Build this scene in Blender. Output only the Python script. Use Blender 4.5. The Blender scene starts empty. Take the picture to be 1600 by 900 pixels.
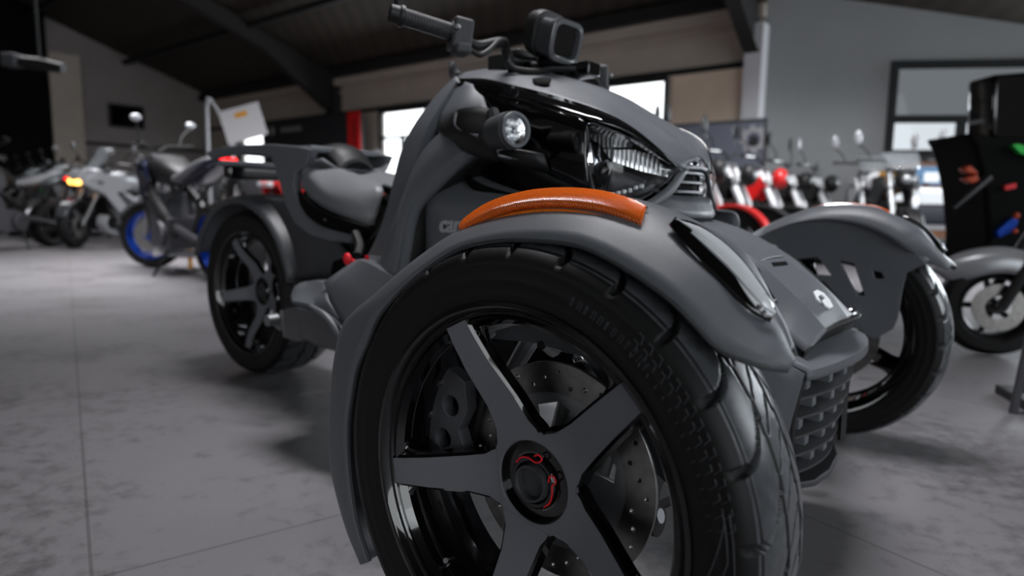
import bpy, bmesh, math, random
from mathutils import Vector, Matrix, Euler
import numpy as np
random.seed(4)
PI = math.pi
D = bpy.data
C = bpy.context.scene.collection
sc = bpy.context.scene

# ------------------------------------------------------------------ camera
F_PX, CAM_H, PITCH, ROLL = 1018.4, .6124, .12546, .01475
cam_d = D.cameras.new('camera'); cam = D.objects.new('camera', cam_d); C.objects.link(cam)
cam_d.sensor_width = 36; cam_d.lens = F_PX*36/1600
cam_d.clip_start = .02; cam_d.clip_end = 200
cam.matrix_world = Matrix.Translation((0, 0, CAM_H)) @ Matrix.Rotation(PI/2-PITCH, 4, 'X') @ Matrix.Rotation(ROLL, 4, 'Z')
cam_d.dof.use_dof = True; cam_d.dof.focus_distance = .85; cam_d.dof.aperture_fstop = 2.8
sc.camera = cam

# ------------------------------------------------------------------ view + world
sc.view_settings.view_transform = 'Standard'; sc.view_settings.look = 'None'
sc.view_settings.gamma = 1; sc.view_settings.use_curve_mapping = False
sc.view_settings.exposure = 1.3
w = D.worlds.new('sky'); sc.world = w; w.use_nodes = True
wn = w.node_tree.nodes; wl = w.node_tree.links
bg = wn['Background']; bg.inputs[0].default_value = (.93, .97, 1, 1); bg.inputs[1].default_value = 1.15

# ------------------------------------------------------------------ room frame
RA = math.radians(-38.5)                       # direction of the long back wall
def room(a, n, z=0):                           # a along back wall to the right, n out of the wall into the room
    o = Vector((1.3, 10.0, 0)); d = Vector((math.cos(RA), math.sin(RA), 0)); m = Vector((math.sin(RA), -math.cos(RA), 0))
    p = o+d*a+m*n; return Vector((p.x, p.y, z))

def area(name, loc, target, sx, sy, power, col=(1, 1, 1), spread=180):
    l = D.lights.new(name, 'AREA'); l.shape = 'RECTANGLE'; l.size = sx; l.size_y = sy; l.energy = power; l.color = col
    l.spread = math.radians(spread)
    o = D.objects.new(name, l); C.objects.link(o); o.location = loc
    o.rotation_euler = (Vector(target)-Vector(loc)).to_track_quat('-Z', 'Y').to_euler()
    return o
# daylight coming in through the windows of the room (seen ones, unseen ones behind the camera, and one added right of view)
DAY = (.86, .93, 1)
area('window_and_added_daylight', (8.9, 7.55, 1.75), (.9, 1.2, .3), 2.6, 1.8, 165, DAY)  # added lamp at a made-up window right of view
area('window_and_added_daylight', room(-.1, .18, 2.0), room(-.1, 5, .2), 1.0, .8, 45, DAY)
area('window_and_added_daylight', room(-4.2, .18, 1.7), room(-4.2, 5, .2), 1.0, 1.2, 32, DAY)
area('window_and_added_daylight', (6.6, 1.2, 2.2), (.9, .9, .5), 2.4, 1.7, 27, DAY)
area('window_and_added_daylight', (3.2, -4.2, 2.3), (.8, .9, .6), 3.2, 1.5, 8, DAY)
area('unseen_ceiling_lamp_light', (-2.6, 5.4, 4.3), (-3.1, 6.0, 0), 3.0, .9, 62, (.98, .97, 1), 88)  # this and the next lamps are unseen, added for light from above
area('unseen_ceiling_lamp_light', (.25, 2.1, 4.2), (.1, 1.5, 0), 2.0, .5, 15, (.98, .97, 1), 75)
area('unseen_ceiling_lamp_light', (2.9, 4.9, 3.9), (3.0, 6.3, 0), 2.4, .5, 34, (.98, .97, 1), 90)
area('unseen_ceiling_lamp_light', (-6.0, 9.2, 4.2), (-6.0, 9.2, 0), 3.4, .8, 40, (.98, .97, 1), 140)

# ------------------------------------------------------------------ materials
def mat(name, col, rough=.5, metal=0, bump=0, bscale=200, coat=0, noise=0, nscale=5, spec=.5, trans=0, emit=None, estr=1, ior=1.45, alpha=1):
    m = D.materials.new(name); m.use_nodes = True
    n = m.node_tree.nodes; l = m.node_tree.links; b = n['Principled BSDF']
    b.inputs['Base Color'].default_value = (*col, 1); b.inputs['Roughness'].default_value = rough
    b.inputs['Metallic'].default_value = metal; b.inputs['Specular IOR Level'].default_value = spec
    b.inputs['Coat Weight'].default_value = coat; b.inputs['Coat Roughness'].default_value = .03
    b.inputs['Transmission Weight'].default_value = trans; b.inputs['IOR'].default_value = ior
    b.inputs['Alpha'].default_value = alpha
    if emit: b.inputs['Emission Color'].default_value = (*emit, 1); b.inputs['Emission Strength'].default_value = estr
    tc = n.new('ShaderNodeTexCoord')
    if noise:
        t = n.new('ShaderNodeTexNoise'); t.inputs['Scale'].default_value = nscale; t.inputs['Detail'].default_value = 6
        l.new(tc.outputs['Object'], t.inputs['Vector'])
        r = n.new('ShaderNodeValToRGB'); r.color_ramp.elements[0].position = .3; r.color_ramp.elements[1].position = .7
        r.color_ramp.elements[0].color = (*[c*(1-noise) for c in col], 1); r.color_ramp.elements[1].color = (*[min(1, c*(1+noise)) for c in col], 1)
        l.new(t.outputs['Fac'], r.inputs['Fac']); l.new(r.outputs['Color'], b.inputs['Base Color'])
    if bump:
        t = n.new('ShaderNodeTexNoise'); t.inputs['Scale'].default_value = bscale; t.inputs['Detail'].default_value = 2
        l.new(tc.outputs['Object'], t.inputs['Vector'])
        bp = n.new('ShaderNodeBump'); bp.inputs['Strength'].default_value = bump; bp.inputs['Distance'].default_value = .0006
        l.new(t.outputs['Fac'], bp.inputs['Height']); l.new(bp.outputs['Normal'], b.inputs['Normal'])
    return m
M = dict(
 matte=mat('matte_grey_plastic', (.105, .112, .124), .37, bump=.5, bscale=1500, noise=.05, nscale=900),
 matted=mat('dark_matte_plastic', (.04, .041, .045), .55, bump=.4, bscale=1200),
 gloss=mat('gloss_black', (.002, .002, .0025), .08, coat=1),
 black=mat('black_plastic', (.006, .006, .0065), .5, bump=.3, bscale=900),
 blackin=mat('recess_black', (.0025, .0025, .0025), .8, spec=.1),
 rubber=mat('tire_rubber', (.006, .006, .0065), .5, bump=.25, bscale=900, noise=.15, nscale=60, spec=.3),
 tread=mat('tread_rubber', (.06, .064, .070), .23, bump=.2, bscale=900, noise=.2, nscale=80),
 spoke=mat('spoke_grey', (.13, .134, .15), .42, bump=.4, bscale=1600),
 steel=mat('brushed_steel', (.34, .34, .34), .32, 1, noise=.12, nscale=60),
 disc=mat('brake_disc_steel', (.30, .29, .28), .36, 1, noise=.2, nscale=70),
 alu=mat('cast_aluminium', (.36, .37, .38), .42, .9, bump=.4, bscale=300),
 cal=mat('caliper_grey', (.09, .09, .1), .5, .5, bump=.4, bscale=400),
 chrome=mat('chrome', (.75, .77, .8), .12, 1),
 orange=mat('amber_reflector', (.85, .16, .008), .15, coat=.6, noise=.3, nscale=500),
 clear=mat('clear_lens', (1, 1, 1), .02, trans=1, ior=1.35),
 lensw=mat('ribbed_lens', (.72, .75, .78), .14, .25, coat=1),
 bladew=mat('bright_reflector', (.92, .94, .97), .25, 0, coat=.8),
 red=mat('red_paint', (.62, .012, .012), .35, coat=.3),
 redl=mat('red_mark', (.7, .01, .02), .5),
 green=mat('green_paint', (.02, .5, .06), .35),
 blue=mat('blue_anodised', (.008, .06, .42), .3, .5),
 yellow=mat('yellow_plastic', (.75, .33, .01), .5),
 seat=mat('seat_vinyl', (.16, .165, .175), .42, bump=.5, bscale=500),
 silver=mat('silver_paint', (.42, .43, .45), .35, .4),
 white=mat('white_paint', (.86, .88, .9), .35, coat=.3),
 dbl2=mat('blue_black_paint', (.004, .008, .03), .25, coat=.5),
 dblue=mat('dark_blue_paint', (.01, .03, .14), .25, coat=.5),
 satin=mat('satin_dark_grey', (.06, .062, .068), .4, bump=.4, bscale=1200),
 letter=mat('embossed_letter_grey', (.34, .35, .37), .35),
 mirror=mat('window_glint_metal', (.95, .96, .98), .36, 1),
 dgrey=mat('dark_grey_paint', (.05, .052, .058), .3, coat=.5),
 orangep=mat('orange_plastic', (.45, .05, .01), .4),
 dgold=mat('gold_fork', (.55, .36, .1), .3, .9),
 wood=mat('brown_wood', (.26, .12, .06), .55, noise=.3, nscale=14),
 cloth=mat('grey_cloth', (.06, .065, .08), .9, noise=.2, nscale=40),
 lamp=mat('lamp_glass', (1, 1, 1), .3, emit=(1, .98, .95), estr=6),
 taill=mat('tail_light', (.8, .01, .01), .3, emit=(1, .01, .01), estr=1.6),
 indic=mat('lit_indicator', (1, .5, .1), .3, emit=(1, .45, .08), estr=2.5),
 beam=mat('roof_steel', (.012, .0115, .011), .7),
 wallp=mat('wall_plaster', (.42, .37, .32), .85, noise=.06, nscale=3),
 wallg=mat('wall_grey', (.27, .28, .285), .8, noise=.05, nscale=2),
 walll=mat('wall_left_paint', (.26, .235, .225), .85, noise=.06, nscale=2),
 col=mat('pillar_paint', (.6, .6, .62), .7),
 blind=mat('beige_blind', (.68, .54, .42), .8, noise=.05, nscale=4),
 wframe=mat('window_frame_dark', (.006, .008, .009), .6, spec=.3),
 banner=mat('slate_blue_banner', (.13, .145, .185), .7),
 panel=mat('dark_display_panel', (.018, .018, .021), .6),
 brick=mat('brown_brick', (.26, .15, .11), .9, noise=.2, nscale=3),
 bluesign=mat('blue_sign', (.10, .2, .34), .6),
 asphalt=mat('asphalt', (.3, .3, .3), .9, noise=.1),
)
# floor: mottled grey concrete tiles with thin seams
def floor_mat():
    m = D.materials.new('mottled_floor'); m.use_nodes = True; n = m.node_tree.nodes; l = m.node_tree.links; b = n['Principled BSDF']
    tc = n.new('ShaderNodeTexCoord')
    mp = n.new('ShaderNodeMapping'); mp.inputs['Rotation'].default_value = (0, 0, -RA+.3); l.new(tc.outputs['Object'], mp.inputs['Vector'])
    t1 = n.new('ShaderNodeTexNoise'); t1.inputs['Scale'].default_value = 2.2; t1.inputs['Detail'].default_value = 9; t1.inputs['Roughness'].default_value = .62
    t2 = n.new('ShaderNodeTexNoise'); t2.inputs['Scale'].default_value = 22; t2.inputs['Detail'].default_value = 8; t2.inputs['Roughness'].default_value = .7
    l.new(tc.outputs['Object'], t1.inputs['Vector']); l.new(tc.outputs['Object'], t2.inputs['Vector'])
    mx = n.new('ShaderNodeMath'); mx.operation = 'ADD'; l.new(t1.outputs['Fac'], mx.inputs[0]); l.new(t2.outputs['Fac'], mx.inputs[1])
    r = n.new('ShaderNodeValToRGB'); r.color_ramp.elements[0].position = .78; r.color_ramp.elements[1].position = 1.22
    r.color_ramp.elements[0].color = (.082, .077, .082, 1); r.color_ramp.elements[1].color = (.16, .153, .161, 1)
    mh = n.new('ShaderNodeMath'); mh.operation = 'MULTIPLY'; mh.inputs[1].default_value = 1.0; l.new(mx.outputs[0], mh.inputs[0]); l.new(mh.outputs[0], r.inputs['Fac'])
    br = n.new('ShaderNodeTexBrick'); br.offset = 0; br.inputs['Scale'].default_value = 1; br.inputs['Brick Width'].default_value = 1.2; br.inputs['Row Height'].default_value = 1.2
    br.inputs['Mortar Size'].default_value = .0035; br.inputs['Mortar Smooth'].default_value = .3
    br.inputs['Color1'].default_value = (1, 1, 1, 1); br.inputs['Color2'].default_value = (.94, .94, .94, 1); br.inputs['Mortar'].default_value = (.6, .6, .6, 1)
    l.new(mp.outputs[0], br.inputs['Vector'])
    mm = n.new('ShaderNodeMix'); mm.data_type = 'RGBA'; mm.blend_type = 'MULTIPLY'; mm.inputs['Factor'].default_value = 1
    l.new(r.outputs[0], mm.inputs['A']); l.new(br.outputs['Color'], mm.inputs['B']); l.new(mm.outputs['Result'], b.inputs['Base Color'])
    rr = n.new('ShaderNodeMapRange'); rr.inputs['To Min'].default_value = .42; rr.inputs['To Max'].default_value = .66; l.new(t2.outputs['Fac'], rr.inputs['Value']); l.new(rr.outputs[0], b.inputs['Roughness'])
    bp = n.new('ShaderNodeBump'); bp.inputs['Strength'].default_value = .25; bp.inputs['Distance'].default_value = .003; l.new(t2.outputs['Fac'], bp.inputs['Height']); l.new(bp.outputs[0], b.inputs['Normal'])
    return m
M['floor'] = floor_mat()
def striped_mat(name, ca, cb, scale, rough=.8, axis='Z', bump=.4, metal=0):
    m = D.materials.new(name); m.use_nodes = True; n = m.node_tree.nodes; l = m.node_tree.links; b = n['Principled BSDF']
    tc = n.new('ShaderNodeTexCoord'); wv = n.new('ShaderNodeTexWave'); wv.bands_direction = axis; wv.inputs['Scale'].default_value = scale
    l.new(tc.outputs['Object'], wv.inputs['Vector'])
    r = n.new('ShaderNodeValToRGB'); r.color_ramp.elements[0].color = (*ca, 1); r.color_ramp.elements[1].color = (*cb, 1)
    l.new(wv.outputs['Fac'], r.inputs[0]); l.new(r.outputs[0], b.inputs['Base Color']); b.inputs['Roughness'].default_value = rough; b.inputs['Metallic'].default_value = metal
    bp = n.new('ShaderNodeBump'); bp.inputs['Strength'].default_value = bump; bp.inputs['Distance'].default_value = .004; l.new(wv.outputs['Fac'], bp.inputs['Height']); l.new(bp.outputs[0], b.inputs['Normal'])
    return m
M['ceiling'] = striped_mat('dark_roof_sheet', (.030, .025, .018), (.044, .035, .026), 1.1, axis='X')
M['grip'] = striped_mat('ribbed_grip', (.010, .010, .012), (.04, .04, .044), 60, .5, axis='Y')
M['amber_prism'] = striped_mat('amber_prism_lens', (.55, .06, .003), (.95, .19, .012), 190, .18, axis='DIAGONAL', bump=.5)

# ------------------------------------------------------------------ mesh helpers
def link(name, verts, faces, m, parent=None, smooth=True, mats=None, fm=None):
    me = D.meshes.new(name); me.from_pydata([tuple(v) for v in verts], [], faces); me.update()
    for x in (mats or [m]): me.materials.append(M[x] if isinstance(x, str) else x)
    if fm:
        for p, i in zip(me.polygons, fm): p.material_index = i
    if smooth:
        me.polygons.foreach_set('use_smooth', [True]*len(me.polygons))
    o = D.objects.new(name, me); C.objects.link(o)
    if parent: o.parent = parent
    return o
def autosmooth(o, ang=40):
    me = o.data; bm = bmesh.new(); bm.from_mesh(me); a = math.radians(ang)
    bmesh.ops.recalc_face_normals(bm, faces=bm.faces)
    for e in bm.edges:
        if len(e.link_faces) == 2 and e.calc_face_angle(0) > a: e.smooth = False
    bm.to_mesh(me); bm.free(); return o
class MB:
    def __init__(s): s.v = []; s.f = []; s.m = []
    def add(s, v, f, mi=0):
        k = len(s.v); s.v += [Vector(x) for x in v]; s.f += [tuple(i+k for i in q) for q in f]; s.m += [mi]*len(f); return s
    def box(s, c, sz, rot=None, mi=0, taper=1):
        R = Euler(rot).to_matrix() if rot else Matrix.Identity(3); c = Vector(c); v = []
        for dz in (-1, 1):
            t = taper if dz > 0 else 1
            for dx, dy in ((-1, -1), (1, -1), (1, 1), (-1, 1)): v.append(c+R@Vector((dx*sz[0]/2*t, dy*sz[1]/2*t, dz*sz[2]/2)))
        return s.add(v, [(3, 2, 1, 0), (4, 5, 6, 7), (0, 1, 5, 4), (1, 2, 6, 5), (2, 3, 7, 6), (3, 0, 4, 7)], mi)
    def tube(s, pts, r, n=10, mi=0, cap=True, sub=0):
        P = [Vector(p) for p in pts]
        if sub: P = crom(P, sub)
        R = r if isinstance(r, (list, tuple)) else [r]*len(P)
        if len(R) != len(P): R = list(np.interp(np.linspace(0, 1, len(P)), np.linspace(0, 1, len(R)), R))
        v = []; f = []; up = None
        for i, p in enumerate(P):
            t = (P[min(i+1, len(P)-1)]-P[max(i-1, 0)]).normalized()
            if up is None: up = Vector((0, 0, 1)) if abs(t.z) < .9 else Vector((1, 0, 0))
            a = (up-t*up.dot(t)).normalized(); b = t.cross(a); up = a
            for k in range(n):
                q = 2*PI*k/n; v.append(p+(a*math.cos(q)+b*math.sin(q))*R[i])
        for i in range(len(P)-1):
            for k in range(n): f.append((i*n+k, i*n+(k+1) % n, (i+1)*n+(k+1) % n, (i+1)*n+k))
        if cap: f.append(tuple(range(n-1, -1, -1))); f.append(tuple(range((len(P)-1)*n, len(P)*n)))
        return s.add(v, f, mi)
    def lathe(s, prof, c=(0, 0, 0), axis='Y', n=48, mi=0, a0=0, a1=2*PI, close=False):
        # prof = list of (offset along axis, radius)
        c = Vector(c); v = []; f = []; full = abs(a1-a0-2*PI) < 1e-6; N = n if full else n+1
        ax = Vector(axis) if not isinstance(axis, str) else {'X': Vector((1, 0, 0)), 'Y': Vector((0, 1, 0)), 'Z': Vector((0, 0, 1))}[axis]
        ax = ax.normalized(); e1 = Vector((0, 0, 1)) if abs(ax.z) < .9 else Vector((1, 0, 0)); e1 = (e1-ax*e1.dot(ax)).normalized(); e2 = ax.cross(e1)
        m = len(prof)
        for k in range(N):
            q = a0+(a1-a0)*k/n
            for (h, r) in prof: v.append(c+ax*h+(e1*math.cos(q)+e2*math.sin(q))*r)
        for k in range(n):
            k2 = (k+1) % N
            for j in range(m if close else m-1):
                j2 = (j+1) % m; f.append((k*m+j, k*m+j2, k2*m+j2, k2*m+j))
        return s.add(v, f, mi)
    def cyl(s, c, r, h, axis='Y', n=32, mi=0, r2=None, bev=0):
        r2 = r if r2 is None else r2
        return s.lathe([(-h/2, .0001), (-h/2, r-bev), (-h/2+bev, r), (h/2-bev, r2), (h/2, r2-bev), (h/2, .0001)], c, axis, n, mi)
    def sphere(s, c, r, n=16, mi=0, sc3=(1, 1, 1)):
        v = []; f = []; c = Vector(c); m = n//2
        for i in range(m+1):
            a = PI*i/m
            for k in range(n):
                q = 2*PI*k/n; v.append(c+Vector((math.sin(a)*math.cos(q)*sc3[0], math.sin(a)*math.sin(q)*sc3[1], math.cos(a)*sc3[2]))*r)
        for i in range(m):
            for k in range(n): f.append((i*n+k, i*n+(k+1) % n, (i+1)*n+(k+1) % n, (i+1)*n+k))
        return s.add(v, f, mi)
    def prism(s, poly, vec, mi=0):
        n = len(poly); P = [Vector(p) for p in poly]; vec = Vector(vec)
        return s.add(P+[p+vec for p in P], [tuple(range(n-1, -1, -1)), tuple(range(n, 2*n))]+[(i, (i+1) % n, (i+1) % n+n, i+n) for i in range(n)], mi)
    def build(s, name, m, parent=None, smooth=True, bevel=0, ang=35, sub=0):
        mats = m if isinstance(m, list) else [m]
        o = link(name, s.v, s.f, mats[0], parent, smooth, mats, s.m if len(mats) > 1 else None)
        if smooth: autosmooth(o, ang)
        if bevel:
            b = o.modifiers.new('bevel', 'BEVEL'); b.width = bevel; b.segments = 3; b.limit_method = 'ANGLE'; b.angle_limit = math.radians(35)
        if sub:
            b = o.modifiers.new('sub', 'SUBSURF'); b.levels = sub; b.render_levels = sub
        return o
def crom(P, k):
    out = []; n = len(P)
    for i in range(n-1):
        p0 = P[i-1] if i > 0 else P[i]*2-P[i+1]; p1 = P[i]; p2 = P[i+1]; p3 = P[i+2] if i+2 < n else P[i+1]*2-P[i]
        for j in range(k):
            t = j/k; out.append(.5*((2*p1)+(p2-p0)*t+(2*p0-5*p1+4*p2-p3)*t*t+(3*p1-p0-3*p2+p3)*t**3))
    out.append(P[-1].copy()); return out
def lin(P, k):
    out = []
    for i in range(len(P)-1):
        for j in range(k): out.append(P[i].lerp(P[i+1], j/k))
    out.append(P[-1].copy()); return out
def patch(name, rows, m, parent, thick=.004, ku=4, kv=1, smoothv=False, ang=30, flip=False, mirror=False, rim=True, bevel=0):
    """surface through rows of points: smooth along a row, straight (or smooth) across rows; then thickened into a shell"""
    R = [crom([Vector(p) for p in r], ku) for r in rows]
    if len(R) > 1 and kv > 1:
        cols = list(zip(*R)); f = crom if smoothv else lin
        R = list(zip(*[f([c for c in col], kv) for col in cols]))
    nu = len(R[0]); v = [p for r in R for p in r]
    if mirror: v = [Vector((p.x, -p.y, p.z)) for p in v]
    F = [(i*nu+j, i*nu+j+1, (i+1)*nu+j+1, (i+1)*nu+j) for i in range(len(R)-1) for j in range(nu-1)]
    if flip != mirror: F = [q[::-1] for q in F]
    o = link(name, v, F, m, parent)
    me = o.data; bm = bmesh.new(); bm.from_mesh(me)
    for e in bm.edges:
        if len(e.link_faces) == 2 and e.calc_face_angle(0) > math.radians(ang): e.smooth = False
    bm.to_mesh(me); bm.free()
    if thick:
        s = o.modifiers.new('shell', 'SOLIDIFY'); s.thickness = thick; s.offset = -1
    return o
def plate(name, outline, holes, m, parent, depth, fn, bevel=.0015):
    """flat plate with real holes; fn maps 2D (a, b) and depth d to 3D"""
    cu = D.curves.new(name, 'CURVE'); cu.dimensions = '2D'; cu.fill_mode = 'BOTH'; cu.extrude = depth/2; cu.bevel_depth = bevel; cu.bevel_resolution = 1
    for pl in [outline]+holes:
        s = cu.splines.new('POLY'); s.points.add(len(pl)-1); s.use_cyclic_u = True
        for p, q in zip(s.points, pl): p.co = (q[0], q[1], 0, 1)
    o = D.objects.new(name, cu); C.objects.link(o)
    dg = bpy.context.evaluated_depsgraph_get(); me = D.meshes.new_from_object(o.evaluated_get(dg))
    D.objects.remove(o); D.curves.remove(cu)
    for v in me.vertices: v.co = fn(v.co.x, v.co.y, v.co.z)
    me.materials.clear(); me.materials.append(M[m]); me.name = name
    o = D.objects.new(name, me); C.objects.link(o); o.parent = parent
    autosmooth(o, 35)
    return o
def text(name, body, size, m, parent, mtx, depth=.001, shear=0, bold=0):
    cu = D.curves.new(name, 'FONT'); cu.body = body; cu.size = size; cu.extrude = depth; cu.align_x = 'CENTER'; cu.align_y = 'CENTER'; cu.shear = shear; cu.offset = bold
    o = D.objects.new(name, cu); C.objects.link(o)
    dg = bpy.context.evaluated_depsgraph_get(); me = D.meshes.new_from_object(o.evaluated_get(dg)); D.objects.remove(o)
    me.materials.clear(); me.materials.append(M[m]); me.transform(mtx); me.name = name
    o = D.objects.new(name, me); C.objects.link(o)
    if parent: o.parent = parent
    return o
def thing(name, label, cat, loc=(0, 0, 0), rz=0, group=None):
    o = D.objects.new(name, None); C.objects.link(o); o.location = loc; o.rotation_euler = (0, 0, rz)
    o.empty_display_size = .1
    return tag(o, label, cat, group)
def tag(o, label, cat, group=None):
    o['label'] = label; o['category'] = cat
    if group: o['group'] = group
    return o
def struct(o, label=None):
    o['kind'] = 'structure'
    if label: o['label'] = label
    return o

# ------------------------------------------------------------------ pixel measurements -> places in the bike's own frame
BX, BY, BH = .4552, 1.2584, -.68232
def ray(px, py):
    a, b = px-800, py-450; c, s = math.cos(ROLL), math.sin(ROLL)
    X = (a*c+b*s)/F_PX; u = -(-a*s+b*c)/F_PX; cp, sp = math.cos(PITCH), math.sin(PITCH)
    return Vector((X, cp+u*sp, -sp+u*cp))
FW = Vector((math.cos(BH), math.sin(BH), 0)); LF = Vector((-math.sin(BH), math.cos(BH), 0))
C0 = Vector((0, 0, CAM_H))-Vector((BX, BY, 0)); C0 = Vector((C0.dot(FW), C0.dot(LF), CAM_H))
def W(px, py, y):                              # measured point on the lateral plane y of the bike (x forward, y left, z up)
    d = ray(px, py); d = Vector((d.dot(FW), d.dot(LF), d.z)); t = (y-C0.y)/d.y; return C0+d*t
def WX(px, py, x):
    d = ray(px, py); d = Vector((d.dot(FW), d.dot(LF), d.z)); t = (x-C0.x)/d.x; return C0+d*t
def G(px, py, z=0):                            # world point of a measured pixel on height z
    d = ray(px, py); t = (z-CAM_H)/d.z; return Vector((0, 0, CAM_H))+d*t
def onto(o):
    """measured pixel -> point just above the surface of a part already built"""
    from mathutils.bvhtree import BVHTree
    bpy.context.view_layer.update(); t = BVHTree.FromObject(o, bpy.context.evaluated_depsgraph_get())
    def f(px, py, off=.0015):
        d = ray(px, py); d = Vector((d.dot(FW), d.dot(LF), d.z)).normalized(); h = t.ray_cast(C0, d)
        if h[0] is None: h = t.find_nearest(W(px, py, -.1)); return h[0]+Vector((0, 0, off))
        return h[0]-d*off
    return f
def Ws(*q): return [W(*p) for p in q]

# ================================================================== ROOM
def quadwall(name, p0, p1, z0, z1, holes, m, thick=.15, side=1):
    """vertical wall from p0 to p1 with rectangular openings [(a0,a1,b0,b1)] in metres along / up"""
    p0 = Vector(p0); p1 = Vector(p1); d = (p1-p0); L = d.length; d.normalize(); n = Vector((d.y, -d.x, 0))*side
    xs = sorted({0, L, *[h[0] for h in holes], *[h[1] for h in holes]}); zs = sorted({z0, z1, *[h[2] for h in holes], *[h[3] for h in holes]})
    b = MB()
    for i in range(len(xs)-1):
        for j in range(len(zs)-1):
            cx, cz = (xs[i]+xs[i+1])/2, (zs[j]+zs[j+1])/2
            if any(h[0] < cx < h[1] and h[2] < cz < h[3] for h in holes): continue
            a = p0+d*xs[i]; c = p0+d*xs[i+1]
            q = [Vector((a.x, a.y, zs[j])), Vector((c.x, c.y, zs[j])), Vector((c.x, c.y, zs[j+1])), Vector((a.x, a.y, zs[j+1]))]
            b.prism(q, -n*thick)
    return struct(b.build(name, m, smooth=False))
def wbox(b, a0, a1, z0, z1, n0, n1, mi=0):       # box in room frame on the back wall
    b.prism([room(a0, n0, z0), room(a1, n0, z0), room(a1, n0, z1), room(a0, n0, z1)], room(0, n1)-room(0, n0), mi)
# back wall coordinate of a pixel
def wa(px, py=150, n=0):
    d = ray(px, py); o = room(0, n); nn = room(0, 1)-room(0, 0); t = o.dot(nn)/d.dot(nn)
    p = Vector((0, 0, CAM_H))+d*t; return (p-room(0, 0)).dot(room(1, 0)-room(0, 0)), p.z
A_L = -11.9; A_R = 2.35
fl = MB(); fl.box((0, 5, -.05), (44, 44, .1)); struct(fl.build('floor', 'floor', smooth=False))
ZE = 3.35
h1a, h1b = wa(372)[0], wa(432)[0]; h2a, h2b = wa(592)[0], wa(668)[0]; h3a, h3b = wa(925)[0], wa(1043)[0]
holes = [(h1a-A_L, h1b-A_L, 1.0, 2.42), (h2a-A_L, h2b-A_L, .9, 2.42), (h3a-A_L, h3b-A_L, .9, 2.42)]
quadwall('wall_back', room(A_L, 0), room(A_R, 0), 0, ZE, holes, 'wallp')
R0 = room(A_R, 0); R1 = R0+Vector((math.cos(math.radians(-8)), math.sin(math.radians(-8)), 0))*8.5
LW = (R1-R0).length
# windows of the wall to the right
dW = (R1-R0).normalized()
def wr(px, py):                                  # distance along the right wall and height at a pixel
    d = ray(px, py); n = Vector((dW.y, -dW.x, 0)); t = (R0-Vector((0, 0, 0))).dot(n)/d.dot(n); p = Vector((0, 0, CAM_H))+d*t
    return (p-R0).dot(dW), p.z
w0, _ = wr(1384, 200); w1, _ = wr(1640, 200)
WT = 2.45; WB_ = .62
quadwall('wall_right', R0, R1, 0, ZE+1.7, [(w0, w1, WB_, WT), (w1+.5, w1+3.1, .8, 2.7)], 'wallg')  # second opening lies out of view, added for the daylight lamp
def window(name, p0, d, a0, a1, z0, z1, muls, trans, fr=.06, dep=.08, glass=True):
    b = MB(); n = Vector((d.y, -d.x, 0))
    def bx(x0, x1, y0, y1, off=0, t=dep):
        q = [p0+d*x0, p0+d*x1]; v = [Vector((q[0].x, q[0].y, y0)), Vector((q[1].x, q[1].y, y0)), Vector((q[1].x, q[1].y, y1)), Vector((q[0].x, q[0].y, y1))]
        v = [x+n*(.03-off) for x in v]; b.prism(v, -n*t)
    bx(a0, a1, z0, z0+fr); bx(a0, a1, z1-fr, z1); bx(a0, a0+fr, z0+fr, z1-fr); bx(a1-fr, a1, z0+fr, z1-fr)
    for m_ in muls: bx(m_[0]-fr/2, m_[0]+fr/2, m_[1], m_[2], .001)
    for t_ in trans: bx(t_[1], t_[2], t_[0]-fr/2, t_[0]+fr/2, .002, dep-.01)
    o = struct(b.build(name, 'wframe', smooth=False))
    return o
def glass_mat(nm, vignette_tint):
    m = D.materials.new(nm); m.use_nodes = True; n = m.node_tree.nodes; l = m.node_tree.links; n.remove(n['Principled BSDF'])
    t = n.new('ShaderNodeBsdfTransparent'); t.inputs[0].default_value = (*vignette_tint, 1); g = n.new('ShaderNodeBsdfGlossy'); g.inputs['Roughness'].default_value = .02
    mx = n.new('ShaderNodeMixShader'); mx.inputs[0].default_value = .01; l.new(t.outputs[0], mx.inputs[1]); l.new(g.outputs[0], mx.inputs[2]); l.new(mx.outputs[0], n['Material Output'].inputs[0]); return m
M['vignette_tint'] = glass_mat('vignette_dark_glass', (.24, .245, .25)); M['vignette_tint2'] = glass_mat('vignette_light_glass', (.52, .53, .54))  # pane tints paint in a vignette that darkens towards the top
z1_ = wr(1440, 186)[1]; z2_ = wr(1440, 240)[1]; mu = wr(1497, 250)[0]
window('window_1', R0, dW, w0, w1, WB_, WT, [(mu, WB_, z1_)], [(z1_, w0, w1), (z2_, w0, w1)], fr=.09)
dB = (room(1, 0)-room(0, 0))
for (za, zb2, m_) in ((z1_+.04, WT-.09, 'vignette_tint'), (z2_+.04, z1_-.04, 'vignette_tint2')):
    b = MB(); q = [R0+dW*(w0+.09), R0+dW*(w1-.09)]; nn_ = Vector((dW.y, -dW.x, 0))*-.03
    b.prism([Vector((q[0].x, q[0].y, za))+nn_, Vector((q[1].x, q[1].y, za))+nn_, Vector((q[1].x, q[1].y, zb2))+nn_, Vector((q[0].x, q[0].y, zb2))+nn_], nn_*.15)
    struct(b.build('window_%d' % (5 if m_ == 'vignette_tint' else 6), m_, smooth=False), 'added pane tinted to imitate a vignette over the big window')
zt = wa(620, 214)[1]
window('window_2', room(0, 0), dB, h1a, h1b, 1.0, 2.42, [], [(zt, h1a, h1b)], fr=.05)
window('window_3', room(0, 0), dB, h2a, h2b, .9, 2.42, [((h2a+h2b)/2, .9, zt)], [(zt, h2a, h2b)], fr=.05)
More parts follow.
